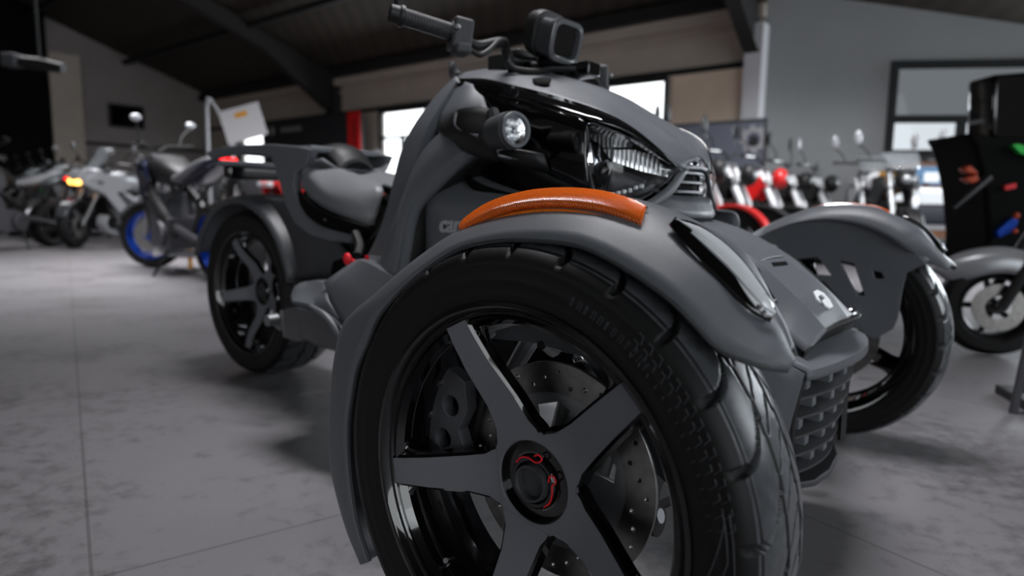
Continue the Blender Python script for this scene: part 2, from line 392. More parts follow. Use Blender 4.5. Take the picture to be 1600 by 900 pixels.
window('window_4', room(0, 0), dB, h3a, h3b, .9, 2.42, [], [(1.7, h3a, h3b)], fr=.05)
# left end wall, walls behind the camera
LC = room(A_L, 0); LE = room(A_L, 20)
quadwall('wall_left', LC, LE, 0, 9, [], 'walll', side=-1)
quadwall('wall_front', room(-12, 16.2), room(9, 16.2), 0, 6.2, [(10.2, 13.9, 1.2, 3.0)], 'walll', side=-1)
quadwall('wall_far_right', R1, R1+Vector((-4.0, -14, 0)), 0, 6, [(4.6, 7.6, 1.2, 3.2)], 'walll', side=-1)
# roof: sheet rising from the eave into the room
SL = .33
def rz_(n): return ZE-.1+(n+.3)*(9.6*SL+.1)/9.8
R1n = (R1-room(0, 0)).dot(room(0, 1)-room(0, 0)); R1a = (R1-room(0, 0)).dot(room(1, 0)-room(0, 0))
b = MB(); b.prism([room(A_L-.3, -.3, rz_(-.3)), room(A_R+.05, -.12, rz_(-.12)), room(R1a, R1n-.12, rz_(R1n-.12)), room(14, R1n-.12, rz_(R1n-.12)), room(14, 9.5, rz_(9.5)), room(A_L-.3, 9.5, rz_(9.5))], (0, 0, .12))
b.prism([room(A_L-.3, 9.5, ZE+9.6*SL), room(14, 9.5, ZE+9.6*SL), room(14, 20, ZE+.2), room(A_L-.3, 20, ZE+.2)], (0, 0, .12))
struct(b.build('ceiling', 'ceiling', smooth=False))
# eave beam, window head strip
b = MB(); wbox(b, A_L, A_R, 3.0, 3.16, 0.002, .10); wbox(b, A_L, A_R, 2.86, 2.91, .002, .05); struct(b.build('trim_1', 'wallp', smooth=False))
b = MB(); wbox(b, A_L, A_R, 2.43, 2.49, .002, .07); struct(b.build('trim_2', 'wframe', smooth=False))
b = MB(); wbox(b, A_L, A_R, 3.17, 3.33, .0, .22); struct(b.build('trim_3', 'beam', smooth=False))
def rafter(name, a, leg=True, z0=2.55):
    b = MB(); w_ = .09
    prof = [(.02, z0), (.30, z0+.02), (1.7, ZE+1.7*SL-.42), (9.4, ZE+9.4*SL-.38), (9.4, ZE+9.4*SL-.12), (.02, ZE-.10)]
    b.prism([room(a-.012, n, z) for n, z in prof], dB*.024)
    lo = prof[:4]
    for i in range(3):
        (n0, z0_), (n1, z1) = lo[i], lo[i+1]
        b.prism([room(a-w_, n0, z0_), room(a+w_, n0, z0_), room(a+w_, n1, z1), room(a-w_, n1, z1)], (0, 0, -.02))
    return struct(b.build(name, 'beam', smooth=False))
ra = [wa(527, 150)[0], wa(300, 160)[0], wa(1190, 100)[0]-.05]
for i, a in enumerate(ra): rafter('trim_%d' % (4+i), a)
rafter('trim_7', ra[2]+4.4)
# pillars
b = MB(); wbox(b, ra[0]-.14, ra[0]+.14, 0, 3.0, .0, .2); struct(b.build('trim_8', 'beam', smooth=False))
b = MB(); wbox(b, ra[2]-.10, ra[2]+.12, 0, 2.9, .0, .22); struct(b.build('trim_9', 'col', smooth=False))
# purlins on the ceiling
for i, n_ in enumerate((1.9, 3.8, 5.7)):
    b = MB(); b.prism([room(A_L, n_, ZE+n_*SL-.10), room(A_R+n_*1.6, n_, ZE+n_*SL-.10), room(A_R+n_*1.6, n_+.08, ZE+n_*SL-.10), room(A_L, n_+.08, ZE+n_*SL-.10)], (0, 0, -.10)); struct(b.build('trim_%d' % (10+i), 'beam', smooth=False))
# projecting wall pier at far left, with a dark opening beside it
def lw(px, py):                                  # along left wall from the corner, height
    d = ray(px, py); dd = (LE-LC).normalized(); n = Vector((dd.y, -dd.x, 0)); t = LC.dot(n)/d.dot(n); p = Vector((0, 0, CAM_H))+d*t
    return (p-LC).dot(dd), p.z
dL = (LE-LC).normalized(); nL = (room(1, 0)-room(0, 0))
def lbox(b, a0, a1, z0, z1, t0, t1, mi=0):
    q = [LC+dL*a0+nL*t0, LC+dL*a1+nL*t0]; b.prism([Vector((q[0].x, q[0].y, z0)), Vector((q[1].x, q[1].y, z0)), Vector((q[1].x, q[1].y, z1)), Vector((q[0].x, q[0].y, z1))], nL*(t1-t0), mi)
pa0, pz = lw(114, 72); pa1, _ = lw(66, 80)
b = MB(); lbox(b, pa0, pa1, 0, 3.75, .002, .35); struct(b.build('trim_13', 'col' if 0 else 'wallp', smooth=False))
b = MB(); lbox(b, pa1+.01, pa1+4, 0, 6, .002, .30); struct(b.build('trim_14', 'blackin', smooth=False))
b = MB(); lbox(b, .02, pa0-.01, 1.86, 1.93, .002, .03); struct(b.build('trim_15', 'wframe', smooth=False))
# television
t0, tz1 = lw(168, 168); t1_, tz0 = lw(224, 203)
tv = thing('television', 'dark flat television hanging on the left end wall above the parked motorcycles', 'television', LC+dL*((t0+t1_)/2)+nL*.02+Vector((0, 0, 1.95)))
def rel(o, root): o.parent = root; o.matrix_parent_inverse = Matrix.Translation(-Vector(root.location)); return o
b = MB(); lbox(b, min(t0, t1_), max(t0, t1_), tz0, tz1+.1, .03, .09); rel(b.build('screen_housing', 'black', smooth=False), tv)
b = MB(); lbox(b, min(t0, t1_)+.03, max(t0, t1_)-.03, tz0+.04, tz1+.06, .0901, .094); rel(b.build('screen', 'gloss', smooth=False), tv)
b = MB(); lbox(b, (t0+t1_)/2-.1, (t0+t1_)/2+.1, tz0+.2, tz0+.4, .0, .03); rel(b.build('wall_bracket', 'black', smooth=False), tv)
# projector hanging far left
pj = G(62, 100, 3.0); k = 8.5/pj.y
pc = Vector((0, 0, CAM_H))+(pj-Vector((0, 0, CAM_H)))*k
proj = thing('ceiling_projector', 'dark cylindrical projector with pale lens hanging from the roof in front of the pier', 'projector', pc)
b = MB(); b.tube([(-.28, 0, .03), (.0, 0, .0), (.30, 0, -.05)], [.07, .08, .06], 16); rel_ = b.build('body', 'black', proj)
b = MB(); b.box((-.32, -.02, .03), (.18, .2, .16)); b.build('lens_housing', 'cal', proj, bevel=.02)
b = MB(); b.tube([(0, 0, .05), (0, 0, 2.1)], .02, 8); b.build('ceiling_rod', 'black', proj)

# ------------------------------------------------------------------ things on and along the back wall
def wall_thing(name, label, cat, a, n=.12, z=0): return thing(name, label, cat, room(a, n, z), RA)
# black display panel with a red strip
p0a, p1a = wa(430)[0], wa(586)[0]; s0, s1 = wa(566)[0], wa(585)[0]
dp = wall_thing('exhibition_wall', 'black exhibition wall panel with white lettering and a red vertical strip', 'exhibition wall', (p0a+p1a)/2, .32)
hw = (p1a-p0a)/2; ztop = wa(500, 187)[1]
b = MB(); b.box((0, 0, ztop/2+.2), (2*hw, .06, ztop-.4)); b.build('board', 'panel', dp, smooth=False)
b = MB(); b.box((s0-(p0a+p1a)/2+(s1-s0)/2, -.04, ztop/2+.21), (s1-s0, .02, ztop-.40)); b.build('red_strip', 'red', dp, smooth=False)
b = MB()
for i in range(9): b.box((s0-(p0a+p1a)/2+(s1-s0)/2+random.uniform(-.01,.01), -.053, 1.15+i*.13), ((.07, .09, .05)[i%3], .004, .085), (0, .25, 0))
b.build('strip_lettering', 'panel', dp, smooth=False)
b = MB()
for i in range(6): b.box((-.95+i*.13, -.032, ztop-.2), (.09, .004, .10), (0, .1, 0)); b.box((-.95+i*.13+.01*(i % 2), -.0345, ztop-.2+.02*(i % 3-1)), (.04, .002, .02), (0, .1, 0), 1)
b.build('board_lettering', ['silver', 'panel'], dp, smooth=False)
b = MB(); b.lathe([(-.004, .03), (-.004, .09), (.004, .09), (.004, .03)], (-1.35, -.034, ztop-.2), 'Y', 24, close=True); b.build('round_emblem', 'silver', dp)
b = MB(); b.box((-hw+.08, .0, .12), (.08, .5, .24)); b.box((hw-.08, .0, .12), (.08, .5, .24)); b.box((0, 0, .22), (2*hw-.1, .05, .04)); b.build('foot', 'panel', dp, smooth=False)
# beige roller blind, slate banner with a gear emblem
bl0, bl1 = wa(1052)[0], wa(1180)[0]
b = MB(); wbox(b, bl0, bl1-.02, .9, wa(1120, 112)[1], .03, .05); bd = b.build('roller_blind', 'blind', smooth=False)
tag(bd, 'closed beige roller blind right of the bright window on the back wall', 'blind')
q0, q1 = wa(1040, 200, .7)[0], wa(1196, 200, .7)[0]
bn = thing('banner_wall', 'slate blue standing banner with a pale gear emblem behind the row of motorcycles', 'banner', room((q0+q1)/2, .7, 0), RA)
hb = (q1-q0)/2; zb = wa(1120, 193, .7)[1]
b = MB(); b.box((0, 0, zb/2+.03), (2*hb, .03, zb-.06)); b.build('fabric_face', 'banner', bn, smooth=False)
b = MB(); b.box((0, .0, zb+.01), (2*hb+.04, .05, .03)); b.box((-hb-.01, .0, zb/2), (.03, .05, zb)); b.box((hb+.01, 0, zb/2), (.03, .05, zb)); b.box((0, 0, .02), (2*hb, .4, .04)); b.build('frame', 'cal', bn, smooth=False)
gx, gz = wa(1178, 218, .7); gx -= (q0+q1)/2
gear = []
for k in range(48):
    r = .165 if (k//3) % 2 == 0 else .135; a = 2*PI*k/48; gear.append((gx+r*math.cos(a), gz+r*math.sin(a)))
hole = [(gx+.085*math.cos(2*PI*k/24), gz+.085*math.sin(2*PI*k/24)) for k in range(24)]
plate('gear_emblem', gear, [hole], 'silver', bn, .004, lambda a, b_, d: Vector((a, -.02+d, b_)), .0005)
b = MB(); b.prism([(gx-.07, -.022, gz-.09), (gx+.08, -.022, gz-.12), (gx+.05, -.022, gz+.03), (gx-.03, -.022, gz+.05)], (0, .004, 0)); b.build('emblem_shape', 'panel', bn, smooth=False)

# bench under the window with folded things
bp = R0+dW*wr(1440, 400)[0]; bn_ = Vector((dW.y, -dW.x, 0))
bench = thing('bench', 'low brown wooden bench standing under the big window', 'bench', bp+bn_*.45+dW*.15, math.radians(-8))
b = MB(); b.box((0, 0, .43), (1.6, .5, .05)); b.build('bench_top', 'silver', bench, bevel=.005)
b = MB(); b.box((0, -.22, .36), (1.56, .03, .09)); b.box((0, .22, .36), (1.56, .03, .09)); b.box((0, 0, .12), (1.5, .4, .03)); b.build('apron', 'wood', bench, bevel=.003)
for sx in (-.72, .72):
    for sy in (-.2, .2):
        b = MB(); b.box((sx, sy, .20), (.08, .06, .40)); b.build('leg', 'wood', bench, bevel=.003)
rp = bench.location+Vector((-.35, .0, .455)); 
b = MB(); b.tube([(-.42, 0, .11), (.0, 0, .115), (.36, .02, .11)], [.10, .11, .10], 20); b.sphere((-.42, 0, .11), .1, 16, 0, (.3, 1, 1))
ro = b.build('rolled_blanket', 'cloth', None); ro.location = rp; ro.rotation_euler = (0, 0, math.radians(-8)); tag(ro, 'rolled dark grey blanket lying on the left half of the bench', 'blanket')
for k, (m_, dx, dz, lab) in enumerate((('red', .20, 0, 'crumpled red cloth at the bottom of the heap on the bench'), ('white', .36, .0, 'pale crumpled cloth beside the rolled blanket on the bench'), ('silver', .52, .05, 'grey folded cloth at the right end of the bench heap'))):
    b = MB()
    for i in range(6): b.box((random.uniform(-.1, .1), random.uniform(-.1, .1), .03+.02*i), (.26-.02*i, .2-.015*i, .03), (random.uniform(-.2, .2), random.uniform(-.2, .2), random.uniform(-.6, .6)))
    o = b.build('folded_cloth', m_, None, bevel=.01); o.location = bench.location+Vector((dx, -.02, .46+dz)); tag(o, lab, 'cloth')

# sign board on a stand at the left
sp = G(380, 200, 1.6); sp = Vector((0, 0, CAM_H))+(sp-Vector((0, 0, CAM_H)))*(8.6/sp.y)
sg = thing('sign_stand', 'tilted white price board with a yellow sticker on a silver stand behind the motorcycles', 'sign', (sp.x, sp.y, 0), .05)
b = MB(); b.box((0, 0, sp.z+.06), (.52, .015, .42), (0, -.28, 0)); b.build('board', 'col', sg, smooth=False)
b = MB(); b.box((-.02, -.012, sp.z+.17), (.16, .006, .06), (0, -.28, 0)); b.build('sticker', 'yellow', sg, smooth=False)
b = MB(); b.tube([(-.46, .03, 0), (-.46, .03, sp.z+.22), (-.38, .03, sp.z+.30), (-.30, .03, sp.z+.16)], .022, 10, sub=3); b.tube([(-.16, .03, 0), (-.16, .03, sp.z+.2), (0, .03, sp.z)], .03, 10); b.build('pole', 'silver', sg)
b = MB(); b.cyl((-.28, .03, .02), .3, .03, 'Z', 24); b.build('base', 'black', sg)

# unseen ceiling lamps, added for top light on bike, floor and rows
for i, (x, y, z, lab) in enumerate(((-2.6, 5.4, 4.42, 'unseen long ceiling lamp added to light the open floor'), (.25, 2.1, 4.32, 'unseen short ceiling lamp added to light the three wheeled motorcycle'), (2.9, 4.9, 4.02, 'unseen ceiling lamp added to brighten the right row of motorcycles'), (-6.0, 9.2, 4.32, 'unseen long ceiling lamp added to light the left row of motorcycles'))):
    t = thing('unseen_ceiling_lamp', lab, 'lamp', (x, y, z))
    b = MB(); b.box((0, 0, 0), (1.5, .3, .08)); b.build('housing', 'silver', t, bevel=.01)
    b = MB(); b.tube([(-.6, 0, .04), (-.6, 0, 1.3)], .008, 6); b.tube([(.6, 0, .04), (.6, 0, 1.3)], .008, 6); b.build('suspension_wire', 'steel', t)

# outside
b = MB(); b.box((14, 26, -.2), (60, 36, .1)); struct(b.build('ground_outside', 'asphalt', smooth=False))
ex = thing('brick_building', 'brown brick building with a blue sign seen through the big window', 'building', (10.2, 17.0, -.15), math.radians(-8))
b = MB(); b.box((0, 3, 1.05), (6.0, 6, 2.0)); b.build('wall', 'brick', ex, smooth=False)
b = MB(); b.box((0, 3, 2.1), (6.4, 6.3, .10)); b.build('roof', 'wframe', ex, smooth=False)
b = MB(); b.box((.5, -.03, 1.68), (.8, .05, .46)); b.build('sign', 'bluesign', ex, smooth=False)
b = MB(); b.box((.48, -.06, 1.64), (.36, .02, .24)); b.build('sign_emblem', 'white', ex, bevel=.05)
van = thing('parked_car', 'white car parked outside beyond the big window', 'car', (9.0, 14.3, -.15), math.radians(-8)); van.scale = (1, 1, .82)
b = MB(); b.prism([(-2.0, -.8, .3), (2.0, -.8, .3), (2.05, -.8, .8), (1.7, -.8, 1.0), (.9, -.8, 1.1), (.3, -.8, 1.5), (-1.2, -.8, 1.55), (-1.9, -.8, 1.1), (-2.05, -.8, .8)], (0, 1.6, 0)); b.build('body', 'white', van, bevel=.1)
for sx in (-1.3, 1.3):
    for sy in (-.75, .75):
        b = MB(); b.cyl((sx, sy, .32), .32, .2, 'Y', 24); b.build('wheel', 'rubber', van)

# ================================================================== THE THREE-WHEELED MOTORCYCLE
tw = thing('three_wheeled_motorcycle', 'large matte grey three-wheeled motorcycle with black spoked wheels in the foreground', 'motorcycle', (BX, BY, 0), BH)
FR = .29                                        # front wheel radius
def tyre_mesh(R, Wd, bead, nt, nw, pitchn, depth=.0075, tread_w=None, sgn=1):
    """tyre: tread displaced with real grooves, sidewalls with raised rings; axis y, outboard = -y for sgn 1"""
    tw_ = tread_w or Wd*.43
    ws = list(np.linspace(-tw_, tw_, nw))
    side = [(.5*Wd*.97, R-.020), (.5*Wd*.995, R-.028), (.5*Wd*1.0, R-.030), (.5*Wd*.992, R-.032), (.5*Wd*1.01, R-.045), (.5*Wd*1.012, R-.047), (.5*Wd*1.0, R-.050), (.5*Wd*.98, bead+.014), (.5*Wd*.985, bead+.012), (.5*Wd*.93, bead+.003), (.5*Wd*.90, bead-.004), (.5*Wd*.82, bead-.012)]
    prof = [(-w, r) for w, r in side[::-1]]+[(w, None) for w in ws]+side
    v = []; f = []; fm = []; gv = []; m = len(prof); pitch = 2*PI*R/pitchn
    for k in range(nt):
        th = 2*PI*k/nt; u = th*R
        for j, (w_, r) in enumerate(prof):
            gq_ = 0
            if r is None:
                a = abs(w_)/tw_
                r = R-.001-.012*a**2.6-.0
                g = 0
                side_off = pitch/2 if w_ > 0 else 0
                # hooked lateral grooves
                if a > .30:
                    q = (1-a)/.70; c_ = .050*q**2.2; d_ = (u+side_off-c_*1.0) % pitch; d_ = min(d_, pitch-d_); wd = .0026+.0020*(1-q)
                    if d_ < wd: g = max(g, 1)
                # long zigzag grooves
                z_ = .30+.05*(((u/pitch) % 1)-.5); 
                if abs(a-z_) < .035: g = 1
                if abs(a-.93) < .012: g = max(g, .5)
                # short centre sipes
                if a < .22:
                    d_ = (u+w_*1.2) % (pitch/2); d_ = min(d_, pitch/2-d_)
                    if d_ < .0012: g = max(g, .6)
                r -= g*depth; gq_ = g
            # diamond hatch band on the shoulder side
            elif abs(r-(R-.045)) < .006 and abs(w_) > .5*Wd*.995:
                pass
            v.append((r*math.cos(th), -w_*sgn, r*math.sin(th))); gv.append(gq_)
    t0 = len(side); t1_ = t0+nw
    for k in range(nt):
        k2 = (k+1) % nt
        for j in range(m-1):
            q = (k*m+j, k*m+j+1, k2*m+j+1, k2*m+j); f.append(q if sgn > 0 else q[::-1]); fm.append(1 if t0-1 < j < t1_-1 and sum(gv[i] > .4 for i in q) < 2 else 0)  # groove faces take the darker rubber, painting in the groove shade
    return v, f, fm
SP0 = 44
def front_wheel(name, y0, sgn, detail, parent, R=FR, Wd=.145, bead=.216, x0=0, spoke0=SP0, hubw=.020, lab=None, disc=True):
    """sgn=-1: outboard towards -y. Geometry is built outboard = o (positive), placed at y = y0 + sgn*o"""
    cx = Vector((x0, y0, R))
    def P(r, a, o): return cx+Vector((r*math.cos(a), sgn*o, r*math.sin(a)))
    hw = Wd/2
    # rim (barrel + flange)
    prof = [(hw*.92, bead+.004), (hw*.965, bead+.003), (hw*.97, bead-.002), (hw*.93, bead-.006), (hw*.80, bead-.011), (hw*.74, bead-.013), (hw*.55, bead-.016), (hw*.50, bead-.026), (hw*.30, bead-.030), (hw*.26, bead-.027), (-hw*.25, bead-.031), (-hw*.3, bead-.027), (-hw*.80, bead-.022), (-hw*.92, bead-.010), (-hw*.96, bead+.004), (-hw*.90, bead+.004), (-hw*.8, bead-.012), (hw*.75, bead-.006), (hw*.9, bead-.0015)]
    b = MB(); b.lathe([(sgn*o, r) for o, r in prof], cx, 'Y', 128 if detail else 72, close=True)
    # ring joining the spokes
    ro = hw*.80
    b.lathe([(sgn*o, r) for o, r in [(ro-.004, bead-.010), (ro-.001, bead-.018), (ro-.010, bead-.024), (ro-.026, bead-.025), (ro-.03, bead-.012)]], cx, 'Y', 128 if detail else 72)
    rim = b.build(name, 'gloss', parent, ang=28)
    rim['label'] = lab or 'gloss black wheel rim'
    # tyre
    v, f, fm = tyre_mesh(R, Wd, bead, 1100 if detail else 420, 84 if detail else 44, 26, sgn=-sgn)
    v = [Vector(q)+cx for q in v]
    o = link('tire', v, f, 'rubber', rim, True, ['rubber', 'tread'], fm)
    if detail:
        # raised lettering blocks, hatch and rib lines on the sidewall
        b = MB()
        def so(r): return hw*1.0+.0006
        for k in range(15):
            for j in range(3):
                a = math.radians(10+k*2.9); r0 = R-.052+j*.0085
                b.tube([P(r0, a, so(0)), P(r0+.0075, a+.012, so(0)-.0006), P(r0+.0075, a+.034, so(0)-.0006)], .0006, 4)
        for (a0, a1, r0, r1) in ((-6, 12, R-.062, R-.036), (-14, 4, R-.062, R-.036), (4, 14, R-.036, R-.036), (-24, -14, R-.062, R-.062), (-25, 14, R-.030, R-.030)):
            b.tube([P(r0+(r1-r0)*t, math.radians(a0+(a1-a0)*t), so(0)) for t in np.linspace(0, 1, 8)], .0007, 4)
        for k, ch in enumerate([.004, .006, .003, .006, .006, .002, .005, .006, .004, .006, .006, .003]):
            a = math.radians(70-k*2.1); b.tube([P(R-.050, a, so(0)), P(R-.041, a-.002, so(0)), P(R-.041, a-ch*2.4, so(0)), P(R-.050, a-ch*2.4, so(0))], .0005, 4)
        b.build('sidewall_relief', 'matted', rim)
    # spokes
    for k in range(5):
        a = math.radians(spoke0+72*k); er = Vector((math.cos(a), 0, math.sin(a))); et = Vector((-math.sin(a), 0, math.cos(a)))
        ob = hw*.80
        st = [(.0512, .034, hubw), (.058, .0325, hubw), (.070, .0265, hubw+.001), (.10, .0225, hubw+.007), (.15, .0195, ob-.012), (.185, .0175, ob-.003), (bead-.013, .0165, ob)]
        def Q(r, t, o): return cx+er*r+et*t+Vector((0, sgn*o, 0))
        v = []; F = []; fmi = []
        for (r, h, o) in st:
            th = .030
            v += [Q(r, -h, o), Q(r, h, o), Q(r, h+.0035, o-.003), Q(r, h+.006, o-th*.55), Q(r, h*.6, o-th), Q(r, -h*.6, o-th), Q(r, -h-.006, o-th*.55), Q(r, -h-.0035, o-.003)]
        for i in range(len(st)-1):
            for j in range(8):
                F.append((i*8+j, i*8+(j+1) % 8, (i+1)*8+(j+1) % 8, (i+1)*8+j)); fmi.append(1 if j == 0 else 0)
        e = (len(st)-1)*8; F.append(tuple(range(7, -1, -1))); fmi.append(0); F.append(tuple(e+j for j in range(8))); fmi.append(0)
        o = link('spoke', v, F, 'gloss', rim, True, ['gloss', 'spoke'], fmi); autosmooth(o, 25)
        # rounded web between spokes at the rim
        am = a+math.radians(36)
        for s_ in (-1, 1):
            b = MB(); b.tube([cx+Vector((r*math.cos(a+s_*q), sgn*o_, r*math.sin(a+s_*q))) for r, q, o_ in ((.165, .125, ob-.022), (.186, .13, ob-.018), (bead-.020, .17, ob-.014), (bead-.016, .26, ob-.012))], [.003, .005, .006, .004], 8, sub=4)
            b.build('spoke_root', 'gloss', rim)
    # hub: webbed star + recessed gloss cap
    star = []
    for k in range(5):
        a = math.radians(spoke0+72*k)
        for da, r in ((-.50, .060), (-.36, .066), (.36, .066), (.50, .060)): star.append((a+da, r))
    vt = [P(r, a, hubw+.0002) for a, r in star]; inner = []
    n = len(star); b = MB(); ring = [P(.0505, 2*PI*k/60, hubw+.0002) for k in range(60)]
    b.lathe([(sgn*(hubw-.03), .060), (sgn*(hubw-.002), .064), (sgn*(hubw-.0004), .0635), (sgn*(hubw-.0004), .0512), (sgn*(hubw-.001), .0502), (sgn*(hubw-.012), .0495), (sgn*(hubw-.012), .001)], cx, 'Y', 64)
    hb_ = b.build('hub', 'spoke', rim, ang=30)
    b = MB(); b.lathe([(sgn*(hubw-.011), .001), (sgn*(hubw-.011), .0492), (sgn*(hubw-.0008), .0508), (sgn*(hubw-.0008), .0505), (sgn*(hubw-.010), .049), (sgn*(hubw-.0095), .047), (sgn*(hubw-.008), .034), (sgn*(hubw-.002), .032), (sgn*(hubw+.000), .030), (sgn*(hubw+.000), .026), (sgn*(hubw-.006), .024)], cx, 'Y', 64)
    b.build('hub_cap', 'gloss', rim, ang=30)
    b = MB(); b.lathe([(sgn*(hubw+.004), .0185), (sgn*(hubw+.006), .0195), (sgn*(hubw+.006), .022), (sgn*(hubw-.006), .0235)], cx, 'Y', 40); b.lathe([(sgn*(hubw-.004), .0001), (sgn*(hubw-.004), .0185), (sgn*(hubw+.004), .0185)], cx, 'Y', 40)
    b.build('center_ring', 'matted', rim, ang=30)
    if detail:
        b = MB(); o_ = hubw+.0015
        def H(r, d): return P(r, math.radians(d), o_)
        b.tube([H(.030, 140), H(.0315, 120), H(.030, 100), H(.027, 82), H(.030, 70), H(.036, 66), H(.038, 76), H(.034, 84)], .0011, 6, sub=5)
        b.tube([H(.026, 18), H(.030, 30), H(.0355, 28), H(.036, 16), H(.0305, 10), H(.0305, -10), H(.0315, -32), H(.0305, -52)], .0011, 6, sub=5)
        b.build('red_hub_mark', 'redl', rim)
        b = MB()
        for k in range(16): b.box(P(.0345, math.radians(135-k*4.2), hubw-.0062), (.0012, .0008, .002)); b.box(P(.0345, math.radians(-5-k*4.2), hubw-.0062), (.0012, .0008, .002))
        b.build('hub_lettering', 'steel', rim)
    b = MB(); b.tube([P(bead-.024, math.radians(spoke0+36*5+4), hw*.3), P(bead-.040, math.radians(spoke0+36*5+4), hw*.62)], [.005, .0035], 10); b.build('valve_stem', 'chrome', rim)
    if disc:
        od = -.030
        outl = [(.135*math.cos(2*PI*k/96), .135*math.sin(2*PI*k/96)) for k in range(96)]
        hl = [[(.098*math.cos(-2*PI*k/72), .098*math.sin(-2*PI*k/72)) for k in range(72)]]
        if detail:
            for k in range(36):
                a = 2*PI*k/36; r = (.124, .116, .108)[k % 3]; hl.append([(r*math.cos(a)+.0034*math.cos(q), r*math.sin(a)+.0034*math.sin(q)) for q in [2*PI*j/10 for j in range(10)]])
        fn = lambda a, c_, d: cx+Vector((a, sgn*(od+d), c_))
        dd = plate('brake_disc', outl, hl, 'disc', rim, .005, fn, .0004)
        # carrier with windows
        ol = [(.0985*math.cos(2*PI*k/72), .0985*math.sin(2*PI*k/72)) for k in range(72)]; hs = [[(.025*math.cos(-2*PI*k/24), .025*math.sin(-2*PI*k/24)) for k in range(24)]]
        for k in range(5):
            a = 2*PI*k/5+.5; hs.append([(r*math.cos(a+q), r*math.sin(a+q)) for r, q in ((.05, -.28), (.082, -.42), (.088, -.2), (.084, .25), (.055, .36))])
        plate('disc_carrier', ol, hs, 'alu', rim, .006, lambda a, c_, d: cx+Vector((a, sgn*(od-.002+d), c_)), .0006)
        b = MB(); b.cyl(cx+Vector((0, sgn*(-.03), 0)), .032, .07, 'Y', 32); b.build('axle', 'alu', rim)
    return rim
TY = .659
nw_ = front_wheel('front_wheel', -TY, -1, True, tw, lab='near front wheel with matte grey spoke faces and red hub marks')
fw_ = front_wheel('front_wheel', TY, 1, False, tw, lab='far front wheel seen from its inner side')
rw_ = front_wheel('rear_wheel', 0, -1, False, tw, R=.296, Wd=.205, bead=.216, x0=-1.709, spoke0=46, hubw=.035, lab='wide rear wheel', disc=False)
b = MB(); b.lathe([(0.05, .02), (.05, .10), (.055, .10), (.055, .02)], (-1.709, 0, .296), 'Y', 48); b.build('brake_disc', 'steel', rw_)

